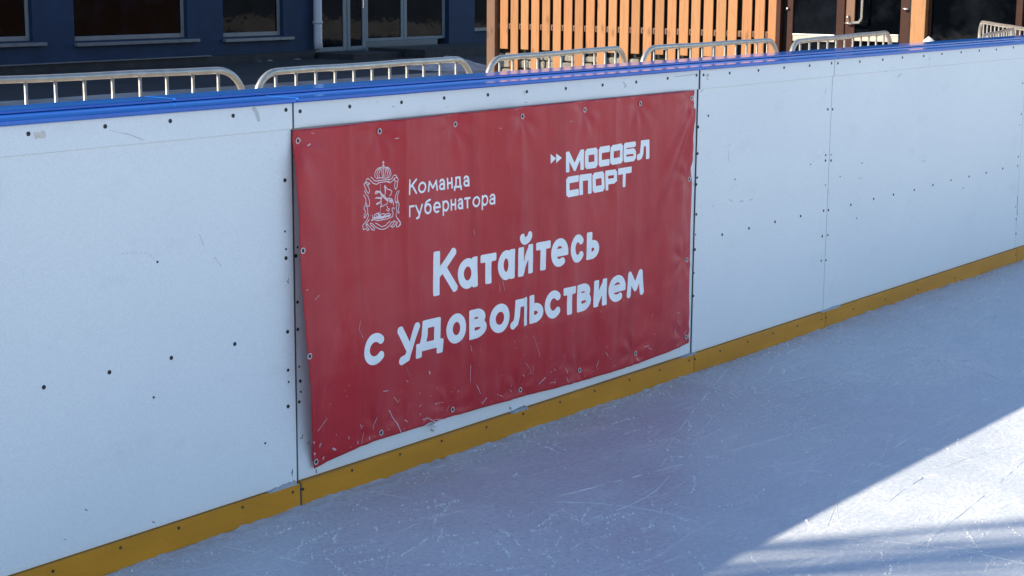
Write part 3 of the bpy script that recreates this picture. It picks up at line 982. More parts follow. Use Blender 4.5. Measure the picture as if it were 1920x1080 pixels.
for tri in (((192, 353), (192, 463), (252, 402)), ((254, 347), (254, 455), (318, 395))):
    P = [ban(S6(x), T6(y)) for x, y in tri]
    c = (sum(p[0] for p in P) / 3, sum(p[1] for p in P) / 3)
    n0 = len(V)
    for p in P:
        V.append(PRINT(*p))
    V.append(PRINT(*c))
    Fc += [(n0, n0 + 1, n0 + 3), (n0 + 1, n0 + 2, n0 + 3), (n0 + 2, n0, n0 + 3)]
mm = MB()
mm.v, mm.f = V, Fc
mm.build('double_arrow', M['print'], banner, label='two small white arrowheads pointing right')

# crest drawn in thin lines: crown, ribbon border, rider and beast
Ep = lambda pts: [ban(650 + x / 6.75, 290 + y / 6.75) for x, y in pts]
emb = [
    # crown
    [(357, 290), (352, 240), (370, 195), (405, 165), (445, 160)], [(478, 160), (520, 160), (548, 190), (558, 240), (552, 275)], [(445, 160), (440, 210), (450, 285)], [(478, 160), (488, 210), (478, 280)],
    [(385, 285), (378, 240), (398, 190), (425, 170)], [(410, 285), (405, 240), (425, 185)], [(530, 275), (538, 230), (520, 180), (498, 168)], [(508, 275), (512, 230), (500, 180)],
    [(460, 165), (462, 280)], [(460, 160), (450, 140), (460, 122), (472, 140), (460, 160)], [(460, 120), (460, 82)], [(450, 98), (471, 97)],
    [(372, 300), (420, 292), (480, 298), (540, 285)], [(392, 328), (460, 322), (535, 312)], [(400, 355), (460, 345), (540, 335)],
    # ribbon, top
    [(302, 284), (325, 300), (345, 328), (392, 335)], [(245, 320), (262, 300), (290, 318), (330, 360), (370, 375), (400, 362)], [(245, 320), (240, 345), (290, 365), (262, 388)],
    [(538, 318), (570, 300), (590, 262), (618, 256), (634, 285), (600, 300), (578, 330), (550, 355), (520, 350)], [(634, 285), (650, 315), (640, 345), (600, 325), (600, 305)],
    # ribbon, left
    [(262, 388), (232, 352), (215, 372), (232, 420), (252, 470), (274, 492), (288, 462), (272, 410), (255, 380)], [(222, 455), (240, 500), (268, 530), (288, 600), (282, 650), (262, 655), (240, 600), (238, 560), (212, 510)],
    [(238, 610), (215, 680), (235, 720), (215, 790), (225, 800), (262, 740), (262, 690), (240, 640)], [(262, 740), (275, 770), (240, 850), (210, 880), (200, 905)], [(282, 820), (250, 870), (240, 880), (262, 890)],
    # ribbon, right
    [(640, 345), (632, 420), (612, 440), (602, 400), (608, 350)], [(660, 455), (640, 520), (640, 580), (620, 612), (608, 570), (622, 500), (640, 460)], [(636, 560), (662, 630), (650, 700), (660, 740), (632, 720), (625, 660), (640, 600)],
    [(625, 740), (622, 780), (660, 830), (680, 860)], [(628, 790), (672, 860), (680, 880), (660, 890)],
    # ribbon, bottom
    [(200, 905), (208, 950), (240, 935), (262, 960), (280, 945), (240, 900), (255, 880), (285, 905), (320, 950), (345, 955), (352, 935), (305, 890), (295, 870), (320, 872), (365, 915), (410, 940), (450, 945), (490, 935), (530, 905), (560, 860), (600, 835)],
    [(362, 865), (400, 885), (440, 912), (490, 895), (520, 860), (545, 840)], [(555, 905), (580, 890), (600, 850), (620, 840)], [(555, 905), (575, 920), (600, 905), (625, 860), (640, 850), (625, 890), (630, 915), (660, 905), (678, 885)],
    # rider on horse
    [(482, 388), (492, 410), (480, 440), (488, 470), (478, 520), (492, 560)], [(482, 388), (474, 405), (480, 425)], [(492, 410), (520, 440), (550, 445), (570, 465), (558, 500), (540, 520)],
    [(360, 470), (380, 460), (420, 465), (445, 500), (440, 540), (420, 555), (380, 545), (358, 552)], [(360, 470), (358, 495), (385, 490)], [(445, 500), (475, 520), (500, 555), (530, 550), (570, 560), (588, 600), (590, 640)],
    [(440, 540), (435, 590), (400, 605), (372, 620), (378, 632), (410, 615)], [(430, 600), (445, 650), (420, 662)], [(500, 555), (520, 590), (505, 625), (470, 640), (455, 655)], [(530, 550), (545, 600), (575, 610)], [(560, 565), (570, 600)],
    [(505, 650), (520, 680), (540, 690), (525, 715), (500, 695)],
    # beast below
    [(310, 835), (345, 820), (390, 835), (440, 825), (500, 815), (540, 800), (575, 785), (585, 740), (570, 700), (575, 675), (595, 670), (600, 690)], [(310, 835), (325, 805), (355, 790), (345, 765), (375, 745), (410, 735), (415, 770), (450, 745), (490, 755), (530, 740), (555, 760), (530, 785)],
    [(360, 800), (400, 780), (440, 790), (480, 775), (520, 785)], [(380, 815), (420, 805), (470, 800)], [(318, 765), (330, 790)], [(370, 770), (390, 790)], [(420, 770), (440, 810)], [(470, 765), (490, 800)],
]
V, Fc = [], []
fine = [[(425, 375), (427, 780)]]
bold = [[(372, 470), (425, 476), (446, 520)], [(450, 520), (500, 572), (520, 575)], [(485, 400), (486, 470)], [(540, 580), (572, 585)], [(345, 805), (410, 790), (470, 785), (535, 770)], [(395, 750), (410, 780)], [(375, 545), (440, 550)]]
strokes_to_faces([(Ep(s), 0.00130) for s in emb] + [(Ep(s), 0.0006) for s in fine] + [(Ep(s), 0.0022) for s in bold], 0.0009, V, Fc, PRINT)
mm = MB()
mm.v, mm.f = V, Fc
mm.build('crest', M['thin_print'], banner, label='pale line drawing of a crowned crest with a rider above a beast')

# scrapes and nicks in the cloth
S7 = lambda x: 500 + x / 2.842
T7 = lambda y: 600 + y / 2.842
scr = []
def s7(pts, r):
    scr.append(([ban(S7(x), T7(y)) for x, y in pts], r))
s7([(650, 482), (690, 545), (716, 602)], 0.0018); s7([(586, 520), (566, 580)], 0.0014); s7([(517, 600), (505, 660)], 0.0008); s7([(320, 525), (270, 592)], 0.0010); s7([(285, 660), (282, 674)], 0.003)
s7([(352, 685), (366, 690)], 0.0032); s7([(302, 730), (299, 740)], 0.0026); s7([(250, 650), (252, 655)], 0.003); s7([(253, 710), (255, 716)], 0.003); s7([(435, 622), (437, 632)], 0.002); s7([(484, 648), (484, 656)], 0.0026)
s7([(546, 625), (547, 634)], 0.0024); s7([(676, 410), (700, 440)], 0.0010); s7([(620, 380), (648, 376)], 0.0014); s7([(735, 532), (748, 542)], 0.0018); s7([(812, 462), (826, 448)], 0.001); s7([(900, 444), (940, 438)], 0.0008)
s7([(1086, 240), (1084, 330)], 0.0011); s7([(1118, 345), (1138, 392)], 0.0013); s7([(1148, 444), (1170, 415)], 0.0022); s7([(1085, 135), (1092, 165)], 0.001); s7([(866, 276), (868, 284)], 0.003); s7([(498, 0), (490, 50), (512, 95)], 0.0009)
s7([(425, 405), (428, 408)], 0.0012); s7([(1240, 400), (1258, 408)], 0.0012); s7([(1365, 290), (1370, 300)], 0.0014); s7([(1400, 285), (1406, 280)], 0.0012); s7([(1300, 378), (1302, 380)], 0.0018); s7([(740, 245), (760, 300)], 0.0005)
s7([(830, 530), (860, 522), (880, 535), (910, 545)], 0.0016); s7([(835, 545), (850, 520)], 0.0012); s7([(890, 530), (945, 528)], 0.0009)
for (xa, ya, xb, yb, r) in ((946, 545, 940, 520, .0008), (1000, 330 + 300, 1012, 668, .0008), (985, 380 + 300, 1000, 702, .0006), (583, 249, 588, 250, .0012), (576, 273, 581, 270, .0018), (740, 260, 747, 259, .0014), (936, 240, 940, 241, .0010), (1068, 228, 1072, 227, .001),
                             (1118, 688, 1122, 676, .0014), (1060, 690, 1064, 700, .0013), (1135, 660, 1140, 668, .001), (1208, 650, 1216, 648, .0014), (1265, 618, 1267, 628, .0013), (1270, 600, 1273, 608, .001), (1150, 688, 1153, 684, .0014), (1268, 585, 1275, 588, .0008), (1010, 720, 1022, 708, .0018), (1030, 718, 1042, 716, .0009), (1193, 672, 1197, 676, .0016), (1215, 652, 1222, 655, .0012), (590, 562, 598, 554, .001), (574, 544, 577, 543, .0012), (888, 430, 889, 440, .0008), (936, 533, 937, 548, .0009)):
    scr.append(([ban(xa, ya), ban(xb, yb)], r))
random.seed(11)
for k in range(48):
    s = random.random()
    q = cb(s)
    hgt = abs(random.gauss(0, 0.09)) + 0.006
    x, z = q[0], q[1] + hgt
    a = random.uniform(0.6, 2.6)
    l = random.uniform(0.001, 0.012) * (2.2 if random.random() < 0.12 else 1)
    scr.append(([(x, z), (x + l * math.cos(a), z + l * math.sin(a))], random.uniform(0.0005, 0.0013)))
V, Fc = [], []
SCR = cloth_surf(0.0014)
for grp in clusters(scr, 0.002):
    strokes_to_faces(grp, 0.0011, V, Fc, SCR)
mm = MB()
mm.v, mm.f = V, Fc
mm.build('scratches', M['scuff'], banner)['kind'] = 'stuff'

# torn lip curling at the bottom edge
q0, q1, q2, q3 = ban(790, 801), ban(818, 791), ban(823, 806), ban(806, 796)
y0 = -w_off(*q3)
MB().add([(q0[0], y0 - 0.001, q0[1]), (q1[0], y0 - 0.002, q1[1]), (q2[0], y0 - 0.016, q2[1]), (q3[0], y0 - 0.014, q3[1] + 0.003)], [(0, 3, 1), (3, 2, 1)]).build('torn_flap', M['flapback'], banner)

# hem seam on the left edge and the folded tie at the top right
grom_px = [(558, 264), (711, 246), (853, 233), (979, 218), (1096, 206), (1200, 194), (1296, 184), (567.5, 470), (580, 668), (592, 866), (714, 811), (848, 768), (975, 731), (1086, 694), (1191, 662.5), (1286, 632), (1292, 336), (1287, 487)]
def grommet_meshes():
    n, mseg = 18, 6
    V, Fc = [], []
    R, r = 0.0074, 0.0021
    for i in range(n):
        a = 2 * math.pi * i / n
        for j in range(mseg):
            b = 2 * math.pi * j / mseg
            rr = R + r * math.cos(b)
            V.append((rr * math.cos(a), -0.6 * r * math.sin(b), rr * math.sin(a)))
    for i in range(n):
        for j in range(mseg):
            Fc.append((i * mseg + j, ((i + 1) % n) * mseg + j, ((i + 1) % n) * mseg + (j + 1) % mseg, i * mseg + (j + 1) % mseg))
    me = bpy.data.meshes.new('grommet')
    me.from_pydata(V, [], Fc)
    me.materials.append(M['ring'])
    me.polygons.foreach_set('use_smooth', [True] * len(me.polygons))
    hv = [(0.0058 * math.cos(2 * math.pi * k / 14), 0, 0.0058 * math.sin(2 * math.pi * k / 14)) for k in range(14)]
    mh = bpy.data.meshes.new('hole')
    mh.from_pydata(hv, [], [tuple(range(14))])
    mh.materials.append(M['hole'])
    return me, mh
GM, GH = grommet_meshes()
for q in grom_px:
    x, z = ban(*q)
    o = bpy.data.objects.new('grommet', GM)
    COL.objects.link(o)
    o.parent = banner
    o.location = Vector((x, -w_off(x, z) - 0.0016, z)) - Vector(banner.location)
    h = bpy.data.objects.new('hole', GH)
    COL.objects.link(h)
    h.parent = o
    h.location = (0, 0.0002, 0)

# ------------------------------------------------------------------ snow along the boards and loose crumbs on the ice
random.seed(21)
cr_ = MB()
def crumb(x, y, z, r):
    V = []
    a0 = random.random() * 6.28
    for k in range(5):
        a = a0 + k * 1.2566
        q = r * random.uniform(0.7, 1.2)
        V.append((x + q * math.cos(a), y + q * math.sin(a), z - 0.2 * r))
    V.append((x + 0.3 * r * random.uniform(-1, 1), y + 0.3 * r * random.uniform(-1, 1), z + r * random.uniform(0.35, 0.9)))
    cr_.add(V, [(k, (k + 1) % 5, 5) for k in range(5)])
for k in range(1500):
    x = random.uniform(1.9, 10.5)
    y = -0.016 - abs(random.gauss(0, 0.05))
    crumb(x, y, 0.004 * max(0, 1 - (-y) / 0.08), random.choice((0.002, 0.003, 0.003, 0.004, 0.006)))
for k in range(6500):
    x = random.uniform(1.9, 8.5)
    y = -random.uniform(0.05, 2.3)
    if noise.noise(Vector((x * 1.6, y * 1.6, 2.0))) < random.uniform(-0.3, 0.5):
        continue
    crumb(x, y, 0.0005, random.choice((0.0015, 0.002, 0.0026, 0.0034, 0.005)))
# scraped snow heaped in short jagged streaks by skate blades
for k in range(480):
    x, y = random.uniform(2.2, 6.4), -random.uniform(0.10, 1.9)
    if noise.noise(Vector((x * 1.3, y * 1.3, 9.0))) < random.uniform(-0.35, 0.45):
        continue
    a = random.choice((0.5, 0.2, 1.0, -0.3)) + random.gauss(0, 0.25)
    ln = random.uniform(0.04, 0.22)
    n = int(ln / 0.006)
    kx = random.uniform(-3, 3)
    for i in range(n):
        a += kx * 0.006
        x += 0.006 * math.cos(a)
        y += 0.006 * math.sin(a)
        if y > -0.03 or random.random() < 0.35:
            continue
        crumb(x + random.gauss(0, 0.002), y + random.gauss(0, 0.002), 0.0004, random.uniform(0.002, 0.0056))
o = cr_.build('snow_crumbs', M['snow'])
o['kind'] = 'stuff'
o['label'] = 'loose crumbs and scrapings of snow lying on the ice by the boards'

# long skate tracks: low ridges of shaved snow
random.seed(77)
tr = MB()
for k in range(46):
    x, y = random.uniform(1.0, 7.0), -random.uniform(0.25, 3.2)
    a = random.choice((0.0, 0.15, 0.35, 0.7, -0.25, 1.3)) + random.gauss(0, 0.22)
    kap = random.gauss(0, 0.55)
    ln = random.uniform(0.3, 2.2)
    wd = random.uniform(0.0009, 0.0024)
    n = int(ln / 0.02)
    prev = None
    for i in range(n + 1):
        a += kap * 0.02
        x += 0.02 * math.cos(a)
        y += 0.02 * math.sin(a)
        f = noise.noise(Vector((k * 3.3, i * 0.22, 0.4))) + noise.noise(Vector((k * 1.3, i * 0.9, 4.4))) * 0.6 + 0.25
        if y > -0.06 or y < -4.2 or f < 0:
            prev = None
            continue
        q = wd * min(1.4, 0.4 + f) * min(1, 0.25 + 4 * min(i, n - i) / n)
        nx_, ny_ = -math.sin(a), math.cos(a)
        ring = [(x - nx_ * q, y - ny_ * q, -0.0006), (x + nx_ * q * random.uniform(-0.4, 0.4), y, 0.0006 + q * 0.35), (x + nx_ * q, y + ny_ * q, -0.0006)]
        if prev:
            tr.add(prev + ring, [(0, 3, 4, 1), (1, 4, 5, 2)])
        prev = ring
o = tr.build('skate_tracks', M['snow'])
o['kind'] = 'stuff'
o['label'] = 'pale curving skate tracks cut across the ice'

# ice lumps frozen on the yellow ledge
led = MB()
for x0, x1, hh in ((500, 553, 0.016), (1268, 1296, 0.007), (1524, 1552, 0.010), (955, 985, 0.012), (1549, 1558, 0.008)):
    pa, pb = at_y(x0, 915, 0).x, at_y(x1, 905, 0).x
    n = 26
    V = []
    for i in range(n + 1):
        t = i / n
        x = pa + (pb - pa) * t
        h = hh * (0.25 + 0.75 * t) * (0.75 + 0.6 * noise.noise(Vector((x * 60, 0, 0)))) * (1 if 0 < i < n else 0)
        h = max(0.0005, h)
        V += [(x, -0.0135, KICK - 0.001), (x, -0.009, KICK + h * 0.6), (x, 0.0045, KICK + h), (x, 0.005, KICK - 0.001)]
    led.add(V, [(4 * i + k, 4 * i + 4 + k, 4 * i + 5 + k, 4 * i + 1 + k) for i in range(n) for k in range(3)])
o = led.build('ledge_ice', M['old_snow'], smooth=True)
o['kind'] = 'stuff'
o['label'] = 'grey ice frozen onto the ledge above the yellow strip'

# ------------------------------------------------------------------ crowd barriers behind the boards
def barrier(A, B, z, label, bend=0.17, n_bars=11, rad=0.0185):
    A, B = Vector((A.x, A.y, 0)), Vector((B.x, B.y, 0))
    d = (B - A).normalized()
    mid = (A + B) / 2
    t = thing('crowd_barrier', label, 'barrier', (mid.x, mid.y, -0.1), 'steel crowd barriers behind the rink boards')
    zt, zb = z - rad, 0.12
    pts = []
    E0, E1 = A - d * bend, B + d * bend
    pts.append(E0 + Vector((0, 0, zb)))
    for k in range(9):
        a = math.pi - (math.pi / 2) * k / 8
        pts.append(A + d * (bend * math.cos(a)) + Vector((0, 0, zt - bend + bend * math.sin(a))))
    for k in range(1, 6):
        pts.append(A.lerp(B, k / 6) + Vector((0, 0, zt + 0.002 * math.sin(k * 1.9))))
    for k in range(9):
        a = math.pi / 2 - (math.pi / 2) * k / 8
        pts.append(B + d * (bend * math.cos(a)) + Vector((0, 0, zt - bend + bend * math.sin(a))))
    pts.append(E1 + Vector((0, 0, zb)))
    MB().tube(pts, rad, 14).build('frame', M['steel'], t, smooth=True)
    MB().tube([E0 + Vector((0, 0, zb + 0.02)), E1 + Vector((0, 0, zb + 0.02))], rad * 0.9, 10).build('bottom_rail', M['steel'], t, smooth=True)
    bm_ = MB().tube([(0, 0, zb + 0.02), (0, 0, zt - 0.004)], 0.0088, 8)
    me = bpy.data.meshes.new('bar')
    me.from_pydata(bm_.v, [], bm_.f)
    me.materials.append(M['steel'])
    me.polygons.foreach_set('use_smooth', [True] * len(me.polygons))
    L_ = (E1 - E0).length
    for k in range(n_bars):
        q = E0 + d * (L_ * (k + 1) / (n_bars + 1))
        o = bpy.data.objects.new('bar', me)
        COL.objects.link(o)
        o.parent = t
        o.location = Vector((q.x, q.y, 0)) - Vector(t.location)
    perp = Vector((-d.y, d.x, 0))
    for E, s in ((E0, 1), (E1, -1)):
        q = E + d * s * 0.25
        MB().tube([q + perp * -0.27 + Vector((0, 0, -0.08)), q + perp * -0.2 + Vector((0, 0, 0.0)), q + Vector((0, 0, zb + 0.01)), q + perp * 0.2, q + perp * 0.27 + Vector((0, 0, -0.08))], 0.016, 8).build('foot', M['steel'], t, smooth=True)
    return t
a1, b1 = at_z(0, 143, 1.0), at_z(408, 125.4, 1.0)
barrier(b1 - (b1 - a1).normalized() * 1.62, b1, 1.0, 'steel crowd barrier at the left edge, in front of the navy building windows', 0.165)
barrier(at_z(518.3, 127.4, 1.0), at_z(853.7, 105.6, 1.0), 1.0, 'steel crowd barrier above the banner, in front of the glazed door of the navy building')
barrier(at_z(938, 103.5, 1.0), at_z(1153.7, 86, 1.0), 1.0, 'steel crowd barrier before the left half of the orange slat wall')
barrier(at_z(1226.6, 84.6, 1.0), at_z(1439.5, 71.5, 1.0), 1.0, 'steel crowd barrier before the right half of the orange slat wall')
barrier(at_z(1497.5, 72.6, 1.03), at_z(1660, 57.4, 1.03), 1.03, 'steel crowd barrier in front of the brown glazed double door')
P6, Q6 = at_z(1843, 38.5, 1.0), at_z(1916, 50, 1.0)
barrier(P6, P6 + (Q6 - P6).normalized() * 2.25, 1.0, 'steel crowd barrier turned end on, at the top right corner', 0.15)
P7, Q7 = at_z(1846, 62.5, 1.0), at_z(1920, 48, 1.0)
barrier(P7, P7 + (Q7 - P7).normalized() * 1.7, 1.0, 'lower nearer crowd barrier at the right edge, crossing the end on one', 0.10, 11, 0.013)

# ------------------------------------------------------------------ navy building
FY = 18.5
fx = lambda px, py=60: at_y(px, py, FY)
bld = thing('navy_building', 'navy blue rendered building with dark windows, in shade beyond the barriers', 'building', (18, FY, -0.1))
HB = 4.45
x_end = fx(890, 60).x
zb_ = 0.03
wins = [(-40, 62, 77), (140, 352, 70.5), (419, 531.5, 66.5)]
wb = MB()
cuts = []
for xl, xr, yb in wins:
    a = at_y(xl, 70, FY).x
    b = at_y(xr, yb, FY)
    cuts.append((a, b.x, b.z, 2.6))
dx0, dx1 = fx(594, 60).x, fx(842, 60).x
dz = 0.03
cuts.append((dx0, dx1, dz, 2.6))
xs = -26.0
for (a, b, z0, z1) in cuts:
    wb.box(xs, a, FY, FY + 0.3, zb_, HB)
    wb.box(a, b, FY, FY + 0.3, z1, HB)
    if z0 > zb_ + 0.01:
        wb.box(a, b, FY, FY + 0.3, zb_, z0)
    xs = b
wb.box(xs, x_end, FY, FY + 0.3, zb_, HB)
wb.box(-26.0, -25.7, FY + 0.3, FY + 9, zb_, HB)
wb.box(-25.7, x_end + 4, FY + 8.7, FY + 9, zb_, HB)
wb.build('wall', M['blue'], bld)
# plinth and ledge
MB().box(-26.05, fx(585).x, FY - 0.06, FY + 0.28, -0.1, 0.027).build('plinth', M['plinth'], bld)
MB().box(-26.1, fx(388).x, FY - 0.10, FY - 0.002, 0.0005 + 0.028, 0.045).build('ledge', M['sill'], bld)
MB().box(-26.2, x_end + 4.2, FY - 0.3, FY + 9.2, HB + 0.002, HB + 0.25, 0.02).build('roof', M['roof'], bld)
for (a, b, z0, z1) in cuts[:3]:
    fr = MB()
    y0, y1, w = FY + 0.075, FY + 0.14, 0.062
    fr.box(a + 0.001, a + w, y0, y1, z0 + 0.002, z1 - 0.002, 0.006)
    fr.box(b - w, b - 0.001, y0, y1, z0 + 0.002, z1 - 0.002, 0.006)
    fr.box(a + w + 0.001, b - w - 0.001, y0, y1, z0 + 0.002, z0 + 0.075, 0.006)
    fr.box(a + w + 0.001, b - w - 0.001, y0, y1, z1 - 0.07, z1 - 0.002, 0.006)
    f = fr.build('window', M['frame'], bld)
    MB().box(a + w, b - w, FY + 0.10, FY + 0.106, z0 + 0.07, z1 - 0.07).build('pane', M['glass'], f, root=bld)
    MB().box(a - 0.02, b + 0.20, FY - 0.09, FY - 0.001, z0 - 0.075, z0 - 0.02, 0.006).build('sill', M['sill'], f, root=bld)
# glazed entrance: two leaves and two fixed lights
def glazed(name, pxl, pxr, zlow, z1, yoff, mat, stile=0.10, low=0.10):
    a, b = fx(pxl).x, fx(pxr).x
    fr = MB()
    y0, y1 = FY + yoff, FY + yoff + 0.06
    fr.box(a, a + stile, y0, y1, zlow, z1, 0.006)
    fr.box(b - stile, b, y0, y1, zlow, z1, 0.006)
    fr.box(a + stile + 0.001, b - stile - 0.001, y0, y1, zlow, zlow + low, 0.006)
    fr.box(a + stile + 0.001, b - stile - 0.001, y0, y1, z1 - 0.1, z1, 0.006)
    f = fr.build(name, mat, bld)
    MB().box(a + stile - 0.004, b - stile + 0.004, y0 + 0.02, y0 + 0.028, zlow + low - 0.004, z1 - 0.098).build('pane', M['glass'], f, root=bld)
    return f
glazed('door_leaf', 595, 655, 0.0, 2.58, 0.06, M['doorframe'], 0.10, 0.08)
d2 = glazed('door_leaf', 656, 690, 0.0, 2.58, 0.06, M['doorframe'], 0.085, 0.08)
glazed('fixed_window', 691, 763, 0.15, 2.58, 0.08, M['doorframe'], 0.08, 0.06)
glazed('fixed_window', 763.5, 841, 0.15, 2.58, 0.08, M['doorframe'], 0.09, 0.06)
hx = fx(681).x
MB().tube([(hx, FY + 0.055, 0.78), (hx, FY + 0.0, 0.78), (hx, FY + 0.0, 1.1), (hx, FY + 0.055, 1.1)], 0.014, 8).build('handle', M['chrome'], d2, root=bld)
MB().box(fx(690).x, x_end + 2.0, FY - 1.4, FY - 0.001, -0.1, 0.05).build('step', M['plinth'], bld)
MB().box(fx(594).x, fx(689).x, FY - 0.9, FY + 0.05, -0.1, -0.004).build('step', M['plinth'], bld)
# faint notice inside the right-hand light
nx0, nx1 = fx(778).x, fx(808).x
MB().box(nx0, nx1, FY + 0.085, FY + 0.097, 0.93, 1.5, 0.004).build('notice', M['doorframe'], bld)
MB().box(nx0 + 0.07, nx1 - 0.07, FY + 0.080, FY + 0.0845, 1.0, 1.43).build('notice_sheet', M['plinth'], bld)
# recessed bay past the corner
MB().box(x_end + 0.001, x_end + 4, FY + 0.5, FY + 0.8, 0.0, HB).build('recess_wall', M['blue'], bld)
f = MB().box(x_end + 0.02, x_end + 1.9, FY + 0.44, FY + 0.49, 0.24, 2.5, 0.01).build('recess_window', M['frame'], bld)
MB().box(x_end + 0.1, x_end + 1.05, FY + 0.425, FY + 0.438, 0.32, 2.4).build('pane', M['glass'], f, root=bld)
# drainpipe with clamp and shoe
xp = fx(588.5).x
pipe = thing('drainpipe', 'white drainpipe running down the navy wall beside the glazed door', 'drainpipe', (xp, FY - 0.12, 0.06))
MB().tube([(xp, FY - 0.12, 0.07), (xp, FY - 0.10, 0.2), (xp, FY - 0.10, HB - 0.05)], [0.082, 0.078, 0.078], 14).build('pipe', M['pipe'], pipe, smooth=True)
for z in (0.52, 2.2):
    MB().tube([(xp, FY - 0.10, z), (xp, FY - 0.10, z + 0.05)], 0.092, 14).build('clamp', M['pipe'], pipe, smooth=True)
    MB().box(xp - 0.02, xp + 0.02, FY - 0.03, FY + 0.01, z + 0.005, z + 0.045).build('bracket', M['pipe'], pipe)

# ------------------------------------------------------------------ wooden pavilion (long wall faces the low sun)
PX = 20.0
py_ = lambda px, y=60: at_x(px, y, PX).y
pz = lambda px, y: at_x(px, y, PX).z
pav = thing('wooden_pavilion', 'wooden pavilion with an orange vertical slat wall, brown glazed door and dark window', 'pavilion', (PX + 2.5, 7, -0.1))
ZP = 3.3
yN, yF = 0.6, py_(913)
yS = py_(1455)
# dark boards behind the slats, and the rest of the shell
MB().box(PX + 0.13, PX + 0.2, yS, yF - 0.12, 0.30, ZP).build('back_wall', M['void'], pav)
sh = MB()
sh.box(PX + 0.2, PX + 5, yF - 0.15, yF, -0.1, ZP)
sh.box(PX + 0.2, PX + 5, yN, yN + 0.15, -0.1, ZP)
sh.box(PX + 4.85, PX + 5, yN + 0.15, yF - 0.15, -0.1, ZP)
sh.build('shell', M['stain'], pav)
MB().box(PX - 0.12, PX + 5.3, yN - 0.3, yF + 0.3, ZP + 0.002, ZP + 0.2, 0.02).build('roof', M['roof'], pav)
for z in (0.70, 1.75, 2.9):
    MB().box(PX + 0.075, PX + 0.128, yS + 0.02, yF - 0.14, z - 0.05, z + 0.03).build('batten', M['stain'], pav)
# slats
S3 = lambda x: 900 + x / 3.4286
slats = [(113, 163, 0), (180, 229, 1), (246, 295, 0), (313, 364, 1), (383, 433, 0), (452, 503, 1), (521, 575, 0), (593, 647, 1), (665, 719, 0), (737, 791, 1), (810, 863, 0), (882, 939, 1), (957, 1011, 0), (1033, 1089, 1), (1109, 1166, 0), (1187, 1244, 1), (1263, 1323, 0), (1341, 1399, 1), (1420, 1481, 0), (1502, 1564, 1), (1577, 1636, 0), (1667, 1730, 1), (1750, 1813, 1), (1835, 1893, 1)]
random.seed(3)
for a, b, lg in slats:
    y1, y0 = py_(S3(a)), py_(S3(b))
    z0 = -0.095 if lg else pz(S3((a + b) / 2), 92 + (S3(a) - 940) * 0.0385)
    th = 0.013 + random.uniform(-0.003, 0.003)
    MB().box(PX + 0.07 - th, PX + 0.0745, y0, y1, z0, ZP - 0.01, 0.004).build('slat', M['pine'], pav)
# nail heads / packing blocks seen in the gaps
for k in range(len(slats) - 1):
    ya, yb = py_(S3(slats[k][1])), py_(S3(slats[k + 1][0]))
    if ya - yb < 0.25:
        MB().box(PX + 0.064, PX + 0.0742, yb + (ya - yb) * 0.30, yb + (ya - yb) * 0.62, 0.665, 0.71).build('block', M['stain'], pav)
# end post
MB().box(PX - 0.01, PX + 0.13, py_(928.5), yF, -0.1, ZP - 0.004, 0.006).build('post', M['stain'], pav)
# stone plinth under the slats: courses of rough blocks
random.seed(8)
yy = yS + 0.02
rows = [(-0.095, 0.07), (0.075, 0.20), (0.205, 0.30)]
for (z0, z1) in rows:
    y = yS + 0.02 + random.uniform(0, 0.1)
    while y < yF - 0.16:
        ln = random.uniform(0.22, 0.42)
        ye = min(y + ln, yF - 0.14)
        dx = random.uniform(-0.02, 0.02)
        m = MB().box(PX + 0.10 + dx, PX + 0.2, y + 0.006, ye - 0.006, z0 + 0.004, z1 - 0.004, 0.015)
        m.v = [(x + random.uniform(-0.007, 0.007), q + random.uniform(-0.006, 0.006), z + random.uniform(-0.004, 0.004)) for x, q, z in m.v]
        m.build('stone', M['stone'], pav)
        y = ye
# doorway: jambs, two glazed leaves
jb = MB()
jb.box(PX + 0.0, PX + 0.14, py_(1462), py_(1454), -0.095, ZP - 0.004)
jb.build('jamb', M['brown'], pav)
MB().box(PX + 0.10, PX + 0.14, py_(1472), py_(1462.3), -0.095, ZP - 0.004).build('jamb', M['void'], pav)
def leaf(sl, sr, gl, gr):
    m = MB()
    xa, xb = PX + 0.04, PX + 0.095
    m.box(xa, xb, py_(gl), py_(sl), -0.08, 2.3, 0.006)
    m.box(xa, xb, py_(sr), py_(gr), -0.08, 2.3, 0.006)
    m.box(xa, xb, py_(gr) + 0.001, py_(gl) - 0.001, 2.15, 2.3, 0.006)
    m.box(xa, xb, py_(gr) + 0.001, py_(gl) - 0.001, -0.08, 0.12, 0.006)
    d = m.build('door_leaf', M['brown'], pav)
    MB().box(PX + 0.062, PX + 0.07, py_(gr) - 0.003, py_(gl) + 0.003, 0.12, 2.152).build('pane', M['glass'], d, root=pav)
    zt = pz((gl + gr) / 2, 64)
    MB().box(PX + 0.03, PX + 0.06, py_(gr) + 0.01, py_(gl) - 0.01, zt - 0.095, zt - 0.02, 0.004).build('push_rail', M['beige'], d, root=pav)
    MB().box(PX + 0.02, PX + 0.06, py_(gr) + 0.01, py_(gl) - 0.01, zt - 0.019, zt, 0.003).build('rail_cap', M['white'], d, root=pav)
    return d
l1 = leaf(1472, 1579.5, 1483, 1564)
l2 = leaf(1581, 1703, 1599, 1684)
MB().box(PX + 0.0, PX + 0.14, py_(1707), py_(1703.5), -0.095, ZP - 0.004).build('jamb', M['void'], pav)
